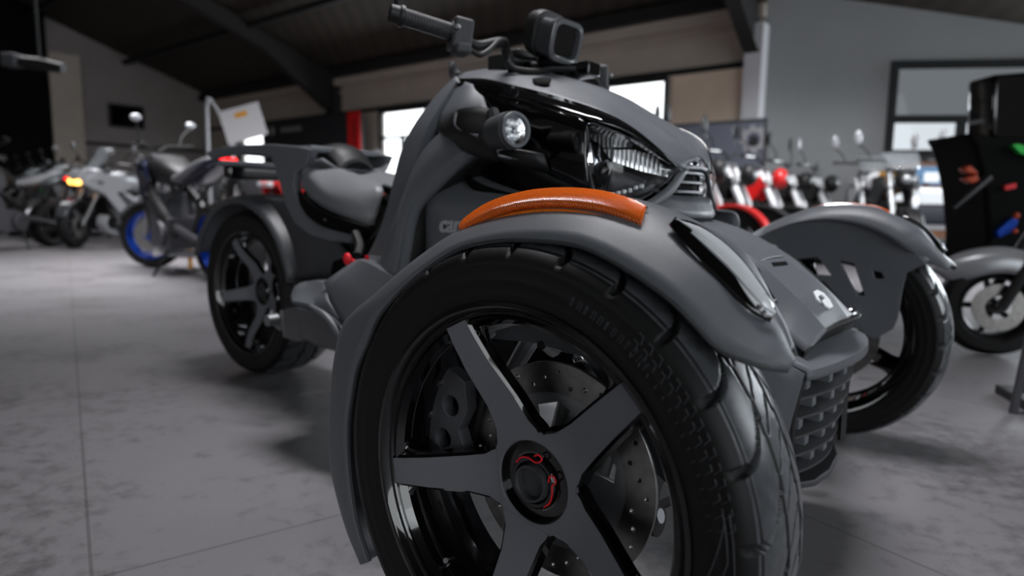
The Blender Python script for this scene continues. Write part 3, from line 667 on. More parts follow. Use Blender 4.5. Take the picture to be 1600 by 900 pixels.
# ---- calipers, knuckles and suspension (mirrored pairs)
def both(fn):
    for s in (-1, 1): fn(s)
def susp(s):
    Y = lambda y: s*abs(y)
    cx = Vector((0, Y(.62), FR)); near = s < 0
    def L(p): q = Vector(p); return Vector((q.x, Y(q.y), q.z))
    # caliper plate with two round pistons, on the rear of the disc
    cp = W(738, 655, -.62); a0, b0 = cp.x, cp.z
    outl = [(a0+dx, b0+dz) for dx, dz in ((-.045, -.03), (-.052, .02), (-.035, .062), (-.002, .078), (.026, .066), (.03, .03), (.014, .0), (.03, -.035), (.012, -.060), (-.02, -.058))]
    outl.reverse()
    hl = [[(a0-.012+.0155*math.cos(-q), b0-.018+.0155*math.sin(-q)) for q in [2*PI*j/20 for j in range(20)]], [(a0+.002+.0155*math.cos(-q), b0+.030+.0155*math.sin(-q)) for q in [2*PI*j/20 for j in range(20)]]]
    c = plate('brake_caliper', outl, hl, 'cal', tw, .016, lambda a, c_, d: Vector((a, Y(.655)+s*0+d, c_)), .002)
    b = MB(); b.box((a0-.01, Y(.615), b0), (.07, .04, .11), (0, .25, 0)); b.build('caliper_body', 'black', c, bevel=.008)
    b = MB()
    for dx, dz in ((-.036, .012), (-.018, .058), (.014, -.048), (-.03, -.028)): b.cyl((a0+dx, Y(.666), b0+dz), .005, .008, 'Y', 12)
    b.build('bolt', 'steel', c)
    # knuckle
    b = MB(); b.tube([L((0, .60, FR-.09)), L((-.01, .585, FR)), L((0, .59, FR+.11))], [.018, .034, .016], 12, sub=3); kn = b.build('steering_knuckle', 'alu', tw)
    # arms
    b = MB()
    b.tube([L((.0, .59, FR-.095)), L((.10, .24, .21))], [.016, .022], 10); b.tube([L((.0, .59, FR-.095)), L((-.17, .24, .21))], [.016, .022], 10); b.tube([L((.07, .34, .208)), L((-.10, .34, .208))], .014, 8)
    b.build('lower_control_arm', 'black', tw)
    b = MB(); b.tube([L((0, .585, FR+.115)), L((.08, .26, .37))], [.013, .018], 10); b.tube([L((0, .585, FR+.115)), L((-.12, .26, .37))], [.013, .018], 10); b.build('upper_control_arm', 'black', tw)
    b = MB(); b.tube([L((.075, .57, FR+.06)), L((.10, .24, .30))], .009, 10); b.sphere(L((.075, .57, FR+.06)), .018); b.build('tie_rod', 'chrome', tw)
    b = MB(); b.tube([L((-.03, .50, FR-.07)), L((-.05, .27, .52))], .022, 14); sh = b.build('shock_absorber', 'black', tw)
    b = MB(); p0, p1 = L((-.033, .47, FR-.03)), L((-.048, .30, .47)); ax = (p1-p0); e1 = ax.cross(Vector((1, 0, 0))).normalized(); e2 = ax.cross(e1).normalized()
    b.tube([p0+ax*t+(e1*math.cos(t*44)+e2*math.sin(t*44))*.034 for t in np.linspace(0, 1, 110)], .0055, 8); b.build('spring', 'matted', sh)
    b = MB(); b.tube([L((-.06, .585, FR+.14)), L((-.10, .52, FR+.15)), L((-.16, .42, FR+.10)), L((-.2, .28, .35))], .006, 8, sub=5); b.build('brake_hose', 'black', tw)
    if near:
        b = MB(); q = W(985, 560, -.52)
        b.tube([W(905, 552, -.55), W(935, 585, -.53), W(975, 600, -.5)], [.012, .026, .016], 14, sub=4); b.tube([W(955, 598, -.5), W(1000, 585, -.48), W(1040, 600, -.46)], [.015, .015, .013], 12); b.tube([W(926, 590, -.56), W(926, 562, -.56)], .007, 8)
        b.build('ball_joint', 'chrome', tw)
        b = MB(); b.tube([W(800, 580, -.53), W(830, 530, -.53), W(842, 524, -.5), W(870, 540, -.47)], [.012, .014, .014, .02], 10, sub=4); b.build('steering_arm', 'alu', tw)
        b = MB(); b.tube([W(1015, 808, -.56), W(1015, 760, -.55), W(1040, 690, -.5)], [.012, .014, .02], 12, sub=3); b.cyl(W(1018, 812, -.57), .018, .022, 'X', 16); b.build('lower_ball_joint', 'black', tw)
        b = MB(); b.tube([W(1000, 806, -.575), W(1033, 806, -.575)], .009, 10); b.build('lower_pivot_bolt', 'chrome', tw)
both(susp)

# ---- fenders
LIP = [(578, 877), (558, 813), (547, 733), (545, 667), (551, 620), (559, 576), (575, 539), (593, 495), (624, 458), (655, 430), (687, 407), (724, 387), (780, 376), (840, 376), (900, 383), (943, 400), (1000, 434), (1049, 470), (1090, 512), (1122, 545), (1160, 563), (1200, 575), (1229, 578)]
TOP = [(571, 877), (546, 820), (523, 735), (520, 667), (522, 614), (526, 566), (537, 512), (558, 488), (590, 463), (626, 432), (664, 402), (712, 369), (775, 336), (845, 315), (910, 312), (965, 318), (1020, 335), (1075, 362), (1130, 398), (1168, 443), (1195, 485), (1218, 520), (1233, 560)]
TYs = [-.705, -.70, -.695, -.692, -.69, -.69, -.69, -.688, -.68, -.67, -.662, -.655, -.65, -.648, -.646, -.645, -.643, -.64, -.638, -.636, -.635, -.64, -.655]
LYs = [-.715]*18+[-.713, -.710, -.705, -.695, -.675]
cw = Vector((0, 0, FR))
rl = [W(*p, y) for p, y in zip(LIP, LYs)]; rt = [W(*p, y) for p, y in zip(TOP, TYs)]
def polar(p): return math.hypot(p.x, p.z-FR), math.atan2(p.z-FR, p.x)
def frompol(r, a, y): return Vector((r*math.cos(a), y, FR+r*math.sin(a)))
rm = []; rc = []; ri = []; rii = []
for i, (a, b_) in enumerate(zip(rl, rt)):
    (r0, a0), (r1, a1) = polar(a), polar(b_)
    if a1 < 0 and a0 > 0: a1 += 2*PI
    if a0 < 0 and a1 > 0: a0 += 2*PI
    k = i/(len(rl)-1)
    m_ = a.lerp(b_, .55); m_ = m_+Vector((math.cos(a0)*.006, -.004, math.sin(a0)*.006)); rm.append(m_)
    e = min(1, (len(rl)-1-i)/4); e2 = min(1, i/5)
    rc.append(frompol(r1+.004*e2-.002, a1+(.0 if e >= 1 else .02*(1-e)), b_.y+(.040*max(e, .3))))
    ri.append(frompol(r1-.012*e-.004, a1, b_.y+.072*max(e, .35)))
    rii.append(frompol(max(r1-.045*e-.01, .296), a1-.0, b_.y+.082*max(e, .35)))
def fender(s):
    mir = s > 0
    f = patch('front_fender', [rl, rm, rt, rc, ri, rii], 'matte', tw, thick=.0035, ku=5, kv=3, smoothv=True, ang=60, flip=True, mirror=mir)
    f['label'] = 'near front fender with amber reflector' if s < 0 else 'far front fender with inner bracket'
    mm = (lambda p: Vector((p.x, -p.y, p.z))) if mir else (lambda p: p)
    # rolled lip
    b = MB(); b.tube([mm(p) for p in crom(rl, 3)], .0028, 8); b.build('fender_lip', 'matted', f)
    # amber reflector
    up = Ws((728, 366, -.668), (737, 352, -.664), (775, 328, -.660), (830, 313, -.657), (885, 309, -.655), (940, 313, -.654), (985, 325, -.653), (1011, 338, -.652))
    lo = Ws((729, 369, -.674), (755, 355, -.676), (795, 339, -.677), (840, 331, -.677), (890, 331, -.676), (935, 337, -.674), (975, 349, -.672), (1004, 361, -.670))
    up = [p+Vector((0, -.004, .004)) for p in up]; lo = [p+Vector((0, -.004, .003)) for p in lo]
    o = patch('side_reflector', [up, lo], 'amber_prism', f, thick=.009, ku=6, kv=2, mirror=mir)
    dn = [p+Vector((0, .003, -.0035)) for p in lo]
    lo2 = [p.lerp(q, .0)+Vector((0, .001, -.009)) for p, q in zip(lo, dn)]
    o = patch('reflector_lower_edge', [lo, lo2], 'orange', f, thick=.006, ku=6, kv=1, mirror=mir)
    bk = [p+Vector((0, .004, .0035)) for p in up]
    b = MB(); b.tube([mm(p) for p in crom(bk, 4)], .0024, 6); b.build('reflector_trim', 'chrome', f)
    # clear turn signal
    u = Ws((1046, 355, -.650), (1078, 362, -.643), (1112, 382, -.640), (1145, 412, -.638), (1172, 447, -.637), (1190, 475, -.638), (1198, 496, -.642))
    l_ = Ws((1047, 358, -.655), (1062, 388, -.664), (1086, 418, -.668), (1115, 447, -.668), (1143, 475, -.667), (1170, 497, -.662), (1192, 505, -.652))
    off = Vector((.004, -.004, .003))
    hs = patch('turn_signal_housing', [[p+off*1.3 for p in u], [p.lerp(q, .5)+off*2.2 for p, q in zip(u, l_)], [p+off*1.3 for p in l_]], 'gloss', f, thick=.006, ku=5, kv=3, mirror=mir)
    patch('turn_signal_lens', [[p+off*1.7 for p in u], [p.lerp(q, .30)+off*2.5 for p, q in zip(u, l_)], [p.lerp(q, tt)+off*2.6 for p, q, tt in zip(u, l_, (.5, .42, .46, .58, .72, .86, .95))]], 'bladew', f, thick=.002, ku=5, kv=3, mirror=mir)
    for t in (0.05, .13, .21, .29, .38, .47, .56):
        line = [p.lerp(q, t)+off*(2.0+4.6*t*(1-t)) for p, q in zip(u, l_)]
        b = MB(); b.tube([mm(p) for p in crom(line[(0 if t < .4 else 1):], 5)], [.0008, .0018, .0021, .0021, .0019, .0014], 8); b.build('turn_signal_rib', 'lensw', f)
    b = MB(); edge = u+l_[::-1]; b.tube([mm(p+off*1.6) for p in crom(edge, 4)], .0011, 6); b.build('turn_signal_bezel', 'chrome', f)
    b = MB()
    for k in range(9):
        p = u[5].lerp(l_[5], .1+.09*k)+off*2.6; b.sphere(mm(p+Vector((random.uniform(-.004, .003), 0, random.uniform(-.004, .004)))), .0032, 8)
    b.build('turn_signal_bulb', 'chrome', f)
    # bracket on the inner side
    yb = .578
    def wi(x, y): p = W(x, y, yb); return (p.x, p.z-FR)
    arc = [(.300*math.cos(math.radians(d)), .300*math.sin(math.radians(d))) for d in range(150, 41, -6)]
    outl = arc+[wi(1415, 425), wi(1408, 455), wi(1402, 495), wi(1394, 513), wi(1366, 529), wi(1339, 511), wi(1325, 480), wi(1290, 440), wi(1240, 432), (-.285, .13)]
    hs = [[wi(*p) for p in q] for q in (((1243, 404), (1279, 400), (1303, 432), (1270, 430)), ((1309, 405), (1336, 411), (1354, 464), (1341, 463)), ((1361, 421), (1379, 424), (1384, 437), (1367, 437)))]
    plate('fender_bracket', outl, hs, 'matte', f, .006, lambda a, c_, d: Vector((a, -s*-1*yb*1+d, c_+FR)), .0025)
    b = MB()
    q = [frompol(.302, math.radians(d), 0) for d in range(150, 38, -6)]
    rows = [[Vector((p.x, yb, p.z)) for p in q], [Vector((p.x*1.03, yb+.012, (p.z-FR)*1.03+FR)) for p in q]]
    if not mir: rows = [[Vector((p.x, -p.y, p.z)) for p in r] for r in rows]
    patch('bracket_flange', rows, 'matte', f, thick=.003, ku=2, kv=2)
    return f
both(fender)

def sym(name, rows, m, thick=.004, parent=None, **k):
    """panel on the near side and its mirror on the far side"""
    a = patch(name, rows, m, parent or tw, thick, **k); patch(name, rows, m, parent or tw, thick, mirror=True, **k); return a
def ctr(name, rows, m, thick=.004, **k):
    """panel given for the near half (last row at the centre line): both halves in one mesh"""
    full = [list(r) for r in rows]+[[Vector((p.x, -p.y, p.z)) for p in r] for r in rows[-2::-1]]
    return patch(name, full, m, tw, thick, **k)

# ---- upper cowl (spine), from the handlebar down to the nose
edge = Ws((712, 124, -.165), (755, 124, -.172), (798, 134, -.178), (850, 147, -.182), (905, 163, -.182), (950, 180, -.178), (990, 203, -.160), (1032, 236, -.118), (1066, 264, -.068))
ridge = Ws((718, 116, -.125), (757, 113, -.125), (802, 116, -.122), (855, 127, -.120), (908, 145, -.116), (950, 163, -.112), (992, 192, -.098), (1038, 224, -.072), (1078, 253, -.044))
mid = []
for p, y0 in zip(Ws((728, 112, -.07), (762, 107, -.06), (806, 106, -.05), (860, 114, -.045), (910, 128, -.04), (960, 150, -.04), (1010, 184, -.035), (1058, 219, -.03), (1094, 248, -.01)), range(9)):
    mid.append(p)
cen = [Vector((p.x-.01, 0, p.z+.004)) for p in mid]
cowl = ctr('upper_cowl', [edge, ridge, mid, cen], 'matte', .005, ku=5, kv=4, ang=30)
cowl['label'] = 'matte grey upper cowl'
# small black vent set in the cowl
v0 = Ws((832, 128, -.135), (848, 126, -.13), (862, 128, -.125)); v1 = Ws((836, 140, -.15), (850, 141, -.148), (858, 138, -.14))
patch('cowl_vent', [[p+Vector((.002, -.003, .004)) for p in v0], [p+Vector((.002, -.003, .004)) for p in v1]], 'blackin', cowl, .003, ku=3, kv=2)
# gloss black side panel with its ledge
ledge = Ws((714, 128, -.170), (752, 142, -.195), (800, 158, -.212), (850, 168, -.222), (905, 184, -.228), (935, 192, -.226), (980, 208, -.182), (1026, 238, -.125), (1060, 262, -.072))
sym('side_gloss_panel', [[p+Vector((0, .002, -.001)) for p in edge], ledge], 'gloss', .004, ku=5, kv=3)
low = Ws((716, 134, -.168), (764, 178, -.20), (808, 240, -.215), (850, 268, -.222), (900, 292, -.226), (922, 300, -.226))
upl = Ws((714, 128, -.170), (752, 142, -.195), (800, 158, -.212), (850, 168, -.222), (895, 182, -.228), (917, 190, -.230))
sym('side_gloss_lower_panel', [upl, [p.lerp(q, .5)+Vector((0, -.006, 0)) for p, q in zip(upl, low)], low], 'gloss', .004, ku=5, kv=3, smoothv=True)
low2 = Ws((745, 232, -.15), (790, 280, -.165), (850, 312, -.175), (905, 325, -.185), (965, 330, -.185))
up2 = Ws((760, 180, -.195), (805, 238, -.21), (852, 267, -.22), (900, 290, -.224), (950, 318, -.222))
sym('lower_cowl_panel', [up2, low2], 'black', .004, ku=5, kv=3)
hl_ = Ws((780, 149, -.206), (830, 162, -.219), (905, 186, -.231)); b = MB(); b.tube([p+Vector((0, -.001, .001)) for p in crom(hl_, 6)], .0022, 6); b.build('ledge_trim', 'gloss', tw)

# ---- headlights
hu = Ws((918, 195, -.228), (925, 193, -.229), (962, 207, -.205), (1000, 224, -.158), (1040, 253, -.098), (1056, 262, -.068))
hd = Ws((916, 248, -.228), (932, 312, -.222), (962, 318, -.206), (1000, 312, -.160), (1040, 284, -.100), (1057, 266, -.068))
hm = [p.lerp(q, .5)+Vector((.010, -.008, .002)) for p, q in zip(hu, hd)]
def headlight(s):
    mir = s > 0; mm = (lambda p: Vector((p.x, -p.y, p.z))) if mir else (lambda p: p)
    back = Vector((-.03, .03, 0))
    h = patch('headlight', [[p+back for p in hu], [p+back*1.6 for p in hm], [p+back for p in hd]], 'dgrey', tw, .003, ku=4, kv=3, smoothv=True, mirror=mir)
    patch('headlight_lens', [hu, hm, hd], 'clear', h, .003, ku=5, kv=4, smoothv=True, mirror=mir)
    b = MB(); loop = hu+hd[::-1]; b.tube([mm(p) for p in lin(loop+[loop[0]], 3)], .0026, 8); b.build('headlight_bezel', 'matte', h)
    # faceted chrome reflector at the rear end
    b = MB(); o_ = Vector((-.012, .012, 0))
    fac = [(920, 215), (940, 222), (955, 248), (957, 262), (948, 290), (932, 295), (921, 280), (918, 250)]
    P = [mm(W(x, y, -.222)+o_) for x, y in fac]; cc = mm(W(936, 256, -.222)+o_*2.4)
    k = len(P)
    for i in range(k):
        a, c_ = P[i], P[(i+1) % k]; m1 = a.lerp(cc, .5)+Vector((.004, 0, .0)); m2 = c_.lerp(cc, .5)
        b.add([a, c_, m2, m1], [(0, 1, 2, 3)]); b.add([m1, m2, cc], [(0, 1, 2)])
    b.build('reflector', 'chrome', h, smooth=False)
    for i in range(7):
        b = MB(); q = W(950+i*9, 306-i*2.2+(0 if i < 5 else -2), -.210+.009*i)+Vector((-.006, .006, .0)); b.box(mm(q), (.008, .006, .009)); b.build('led', 'lensw', h, bevel=.002)
    nrm = Vector((.974, -.198, .107)).normalized(); oy = lambda x: float(np.interp(x, (918, 962, 1000, 1043), (-.214, -.192, -.148, -.092)))  # tilted mirror strips, added to imitate a window reflected in the lens
    for xs, tp, bt_ in ((np.linspace(924, 986, 10), ((923, 954, 989), (209, 213, 229)), ((923, 938, 989), (213, 229, 231))), (np.linspace(946, 1042, 15), ((946, 989, 1021, 1042), (234, 234, 243, 264)), ((946, 958, 1000, 1043), (240, 252, 267, 277)))):
        b = MB()
        for i in range(len(xs)-1):
            xm = (xs[i]+xs[i+1])/2; c_ = W(xm, np.interp(xm, *tp), oy(xm))+Vector((-.012, .004, 0)); q = []
            for x in (xs[i]-1.5, xs[i+1]+1.5):
                for ll in ((tp, bt_) if x < xm else (bt_, tp)):
                    d = ray(x, float(np.interp(x, *ll))); d = Vector((d.dot(FW), d.dot(LF), d.z)); q.append(mm(C0+d*((c_-C0).dot(nrm)/d.dot(nrm))))
            b.prism(q, Vector((-.002, 0, 0)))
        bl_ = b.build('window_glint_strips', 'mirror', h, smooth=False); bl_['label'] = 'mirror strips added to imitate a window reflection on the headlight lens'
    s1 = Ws((958, 262, -.205), (985, 270, -.165), (1012, 282, -.13)); s2 = Ws((953, 298, -.208), (985, 300, -.17), (1010, 292, -.14))
    patch('inner_panel', [[p+Vector((-.012, .012, 0)) for p in s1], [p+Vector((-.012, .012, 0)) for p in s2]], 'cal', h, .003, ku=4, kv=2, mirror=mir)
both(headlight)
# chin frame under the headlights
c0 = Ws((905, 312, -.232), (935, 322, -.230), (965, 325, -.208), (1003, 318, -.165), (1040, 292, -.105), (1060, 266, -.066))
c1 = Ws((905, 322, -.228), (940, 330, -.226), (975, 332, -.204), (1012, 327, -.158), (1046, 306, -.098), (1074, 266, -.045))
sym('headlight_surround', [c0, c1], 'matte', .006, ku=5, kv=2)
n0 = Ws((1012, 327, -.155), (1046, 304, -.095), (1066, 306, -.055)); n1 = Ws((1018, 331, -.150), (1050, 334, -.105), (1080, 340, -.055))
ch = ctr('chin_piece', [[n0[0], n1[0]], [n0[1], n1[1]], [n0[2], n1[2]], [Vector((n0[2].x+.01, 0, n0[2].z)), Vector((n1[2].x+.01, 0, n1[2].z))]], 'matte', .006, ku=3, kv=2)
# louvre grille in the nose
b = MB(); q0 = W(1068, 262, -.058); q1 = W(1062, 318, -.05)
b.prism([Vector((q0.x-.04, -.075, q0.z+.004)), Vector((q0.x-.012, -.05, q0.z+.006)), Vector((q0.x-.004, 0, q0.z+.006)), Vector((q0.x-.012, .05, q0.z+.006)), Vector((q0.x-.04, .075, q0.z+.004)), Vector((q0.x-.1, 0, q0.z))], (0, 0, q1.z-q0.z)); lv = b.build('nose_grille', 'blackin', tw, smooth=False)
for i in range(4):
    z = q0.z-.006-i*.0185; b = MB(); xo = q0.x-.012*i*.2
    b.prism([(xo-.040, -.083, z), (xo-.004, -.058, z), (xo+.008, 0, z), (xo-.004, .058, z), (xo-.040, .083, z), (xo-.055, .07, z), (xo-.02, 0, z), (xo-.055, -.07, z)], (0, 0, -.0055)); b.build('louver', 'matte', lv, bevel=.001)
b = MB(); z = q0.z+.006; xo = q0.x
b.prism([(xo-.035, -.076, z), (xo+.002, -.056, z), (xo+.012, 0, z+.002), (xo+.002, .056, z), (xo-.035, .076, z), (xo-.06, 0, z)], (0, 0, -.010)); b.build('nose_cap', 'matte', cowl, bevel=.003)

# ---- auxiliary round lamp on its pod
def aux(s):
    mir = s > 0; S = lambda v: Vector((v.x, -v.y, v.z)) if mir else v
    c = W(805, 203, -.33); ax = Vector((.93, -.22, .02)).normalized(); ax = S(Vector((ax.x, ax.y, ax.z)))
    cc = S(c)
    l = D.objects.new('round_lamp', None); 
    b = MB(); b.lathe([(-.070, .001), (-.070, .020), (-.060, .030), (-.028, .0325), (-.026, .0345), (-.004, .0345), (-.0035, .0325), (.002, .031), (.002, .0265), (-.006, .0245)], cc, ax, 48)
    l = b.build('auxiliary_lamp', 'matted', tw, ang=30)
    b = MB(); b.lathe([(.0025, .0325), (.005, .0315), (.005, .026), (-.002, .0250)], cc, ax, 48); b.build('lamp_ring', 'matte', l, ang=30)
    b = MB(); b.lathe([(-.012, .001), (-.010, .010), (-.004, .018), (.0, .0255)], cc, ax, 48); b.build('lamp_reflector', 'chrome', l)
    e1 = ax.cross(Vector((0, 0, 1))).normalized(); e2 = e1.cross(ax)
    for k in range(6):
        a = k*PI/3; b = MB(); b.sphere(cc+ax*(-.003)+(e1*math.cos(a)+e2*math.sin(a))*.013, .0065, 12); b.build('led', 'lensw', l)
    b = MB(); b.lathe([(.0035, .0001), (.003, .012), (.001, .0262)], cc, ax, 40); b.build('lamp_glass', 'clear', l)
    b = MB(); b.tube([cc+ax*(-.055)+Vector((0, 0, -.0)), cc+ax*(-.07)+Vector((0, 0, .04)), S(W(768, 183, -.30)), S(W(742, 176, -.27))], [.010, .012, .010, .008], 8); b.build('lamp_clamp', 'matted', l)
    # pod arm
    u = Ws((688, 196, -.235), (715, 175, -.27), (745, 169, -.295), (775, 172, -.305)); m_ = Ws((690, 206, -.255), (712, 202, -.30), (742, 212, -.325), (775, 222, -.325)); d = Ws((694, 212, -.245), (722, 232, -.285), (750, 244, -.305), (780, 252, -.30))
    pod = patch('lamp_pod', [u, m_, d], 'black', tw, .005, ku=4, kv=4, mirror=mir, smoothv=True)
    b = MB(); b.tube([S(p) for p in crom(Ws((712, 176, -.285), (712, 196, -.302), (728, 207, -.318), (748, 213, -.330)), 4)], .004, 8); b.build('pod_trim', 'matte', pod)
    b = MB(); b.box(S(W(733, 192, -.295)), (.045, .012, .035), (.0, .3, .2*s)); b.build('pod_window', 'gloss', pod, bevel=.006)
    rows = [Ws((770, 236, -.28), (800, 232, -.27), (850, 240, -.24)), Ws((782, 250, -.27), (812, 262, -.25), (860, 268, -.225))]
    patch('pod_link', rows, 'black', pod, .005, ku=3, kv=2, mirror=mir)
both(aux)

# ---- side panels and frame cover (pillars)
L_ = Ws((711, 119, -.165), (683, 147, -.195), (650, 190, -.225), (628, 232, -.240), (614, 285, -.250), (600, 340, -.250), (583, 382, -.250), (566, 412, -.250))
I_ = Ws((716, 123, -.172), (698, 150, -.205), (672, 192, -.238), (655, 232, -.255), (640, 285, -.270), (622, 340, -.275), (604, 385, -.275), (590, 424, -.275))
sym('rear_pillar_panel', [[p+Vector((0, .05, 0)) for p in L_], L_, I_, [p+Vector((.004, .03, -.01)) for p in I_]], 'matte', .004, ku=5, kv=2)
bl = Ws((766, 196, -.275), (705, 200, -.262), (682, 212, -.262), (655, 243, -.270), (636, 285, -.278), (620, 330, -.282), (603, 372, -.285), (588, 410, -.288), (583, 422, -.288))
br_ = Ws((780, 246, -.290), (742, 239, -.292), (708, 256, -.294), (670, 292, -.295), (643, 322, -.296), (633, 350, -.296), (627, 385, -.297), (620, 420, -.298), (617, 436, -.298))
bt = [p+Vector((.006, .05, -.004)) for p in br_]
bl0_ = [p+Vector((-.006, .05, 0)) for p in bl]
sp_ = sym('side_panel', [bl0_, bl, [p.lerp(q, .5)+Vector((0, -.008, 0)) for p, q in zip(bl, br_)], br_], 'matte', .004, ku=5, kv=3)
dk = [p+Vector((.020, .014, -.004)) for p in br_]
sym('side_panel_inner_face', [br_, dk], 'matte' , .004, ku=5, kv=2)
sym('side_panel_return', [dk, [p+Vector((.01, .10, -.004)) for p in dk]], 'black', .004, ku=5, kv=2)
# smooth light cover between the pillar and the gloss panel
cvr = [Ws((716, 126, -.168), (700, 152, -.19), (684, 178, -.21), (682, 206, -.222)), Ws((735, 130, -.185), (722, 155, -.222), (712, 178, -.24), (705, 205, -.24)), Ws((752, 140, -.188), (758, 158, -.215), (762, 175, -.232), (770, 200, -.238))]
sym('tank_cover', cvr, 'matte', .004, ku=5, kv=5, smoothv=True)
# inner dark core so that nothing is see-through
def core(name, secs, m='blackin'):
    b = MB(); v = []; n = 8
    for x, z0, z1, hw in secs:
        zc, hz = (z0+z1)/2, (z1-z0)/2
        for k in range(n):
            a = PI/8+2*PI*k/n; v.append((x, hw*math.cos(a)*1.08, zc+hz*math.sin(a)*1.08))
    F = [(i*n+k, i*n+(k+1) % n, (i+1)*n+(k+1) % n, (i+1)*n+k) for i in range(len(secs)-1) for k in range(n)]+[tuple(range(n-1, -1, -1)), tuple((len(secs)-1)*n+k for k in range(n))]
    b.add(v, F); return b.build(name, m, tw, smooth=False)
core('chassis_cover', [(-1.35, .26, .50, .10), (-1.05, .20, .56, .16), (-.80, .20, .74, .19), (-.60, .20, .86, .155), (-.42, .22, .84, .155), (-.28, .24, .74, .15), (-.20, .28, .66, .13), (-.12, .3, .58, .10), (.0, .26, .47, .12)])
# storage box with lettering
bx0 = Ws((662, 345, -.27), (664, 310, -.275), (676, 284, -.262), (715, 266, -.245), (735, 262, -.225)); 
side_ = [Ws((671, 425, -.265), (669, 380, -.275), (669, 330, -.278), (674, 312, -.272), (694, 286, -.240), (722, 266, -.200)),
 Ws((685, 425, -.295), (684, 380, -.300), (684, 330, -.298), (692, 312, -.286), (712, 288, -.245), (735, 268, -.205)),
 Ws((760, 425, -.300), (758, 380, -.305), (758, 332, -.303), (764, 315, -.290), (772, 300, -.255), (782, 292, -.215)),
 Ws((850, 425, -.300), (850, 380, -.305), (852, 345, -.300), (856, 325, -.286), (858, 318, -.250), (860, 314, -.215)),
 Ws((960, 400, -.29), (960, 380, -.29), (960, 350, -.29), (960, 334, -.278), (958, 330, -.248), (955, 327, -.215))]
box_ = sym('storage_box', side_, 'matte', .005, ku=5, kv=5, smoothv=True, ang=60)
gl = [Ws((722, 268, -.232), (736, 270, -.25), (752, 292, -.262)), Ws((735, 262, -.220), (765, 280, -.24), (800, 300, -.25))]
b = MB(); b.tube([W(727, 272, -.236), W(744, 291, -.264), W(790, 304, -.262), W(850, 314, -.255)], [.006, .010, .006, .003], 10, sub=4); b.build('box_seam', 'blackin', box_)
# lettering
pt = W(712, 352, -.3035); e = (W(740, 352, -.3035)-W(690, 352, -.3035)).normalized()
mt = Matrix.Translation(pt) @ Matrix(((1, 0, 0, 0), (0, 0, 1, 0), (0, 1, 0, 0), (0, 0, 0, 1))) @ Matrix.Rotation(0, 4, 'X')
mt = Matrix.Translation(W(686, 351, -.312)+Vector((.070, 0, 0))) @ Matrix.Rotation(PI/2, 4, 'X')
text('box_lettering', 'can-am', .048, 'letter', box_, mt, .003, .15, .0012)
# side panel small mark
pt = W(583, 404, -.289); text('panel_lettering', 'RYKER', .018, 'silver', tw, Matrix.Translation(pt+Vector((.014, -.002, 0))) @ Matrix.Rotation(PI/2, 4, 'X'), .0005, .1)
b = MB(); b.box(W(574, 402, -.289)+Vector((0, -.001, 0)), (.012, .003, .009)); b.build('red_mark', 'redl', tw)

# ---- footboard
f0 = Ws((558, 408, -.30), (580, 415, -.31), (617, 436, -.31), (655, 452, -.31)); f1 = Ws((508, 441, -.335), (535, 470, -.345), (555, 490, -.345), (640, 500, -.34)); f2 = Ws((530, 515, -.345), (545, 530, -.345), (560, 540, -.345), (640, 545, -.34))
sym('footboard_upper', [[p+Vector((0, .09, .0)) for p in f0], f0, f1, f2], 'matte', .005, ku=3, kv=2)
g0 = Ws((508, 441, -.325), (482, 439, -.31), (462, 446, -.31), (454, 462, -.33)); g1 = Ws((512, 470, -.36), (494, 476, -.365), (470, 472, -.365), (455, 470, -.36)); g2 = Ws((530, 500, -.355), (505, 492, -.36), (478, 482, -.362), (458, 476, -.36))
sym('footboard_tread', [[p+Vector((0, .10, 0)) for p in g0], g0, g1, g2], 'matte', .005, ku=4, kv=3, ang=50)
h0 = Ws((440, 487, -.36), (462, 482, -.37), (478, 486, -.37), (510, 492, -.365), (540, 518, -.36)); h1 = Ws((444, 524, -.35), (466, 531, -.355), (478, 527, -.355), (500, 538, -.355), (535, 547, -.35))
sym('footboard_lower', [[p+Vector((0, .08, 0)) for p in h0], h0, h1, [p+Vector((0, .10, -.01)) for p in h1]], 'dgrey', .005, ku=4, kv=2)
b = MB(); b.tube(Ws((485, 478, -.372), (510, 494, -.37), (528, 520, -.366), (540, 545, -.36)), [.006, .008, .008, .006], 8, sub=3); b.build('footboard_edge', 'matte', tw)
b = MB(); b.box((-.80, 0, .27), (.62, .52, .10)); b.build('belly_pan', 'black', tw, bevel=.03)
b = MB(); b.cyl(W(425, 500, -.30), .016, .03, 'Y', 16); b.tube([W(425, 500, -.28), W(440, 512, -.25)], .01, 8); b.build('footpeg', 'alu', tw)
b = MB(); b.sphere(W(543, 405, -.30), .013, 12, 0, (1, .7, 1.2)); b.tube([W(543, 405, -.30), W(560, 412, -.27)], .006, 8); b.build('red_knob', 'redl', tw)
b = MB(); b.tube(Ws((555, 365, -.20), (562, 385, -.22), (558, 400, -.25)), .012, 10, sub=3); b.build('cable_boot', 'black', tw)

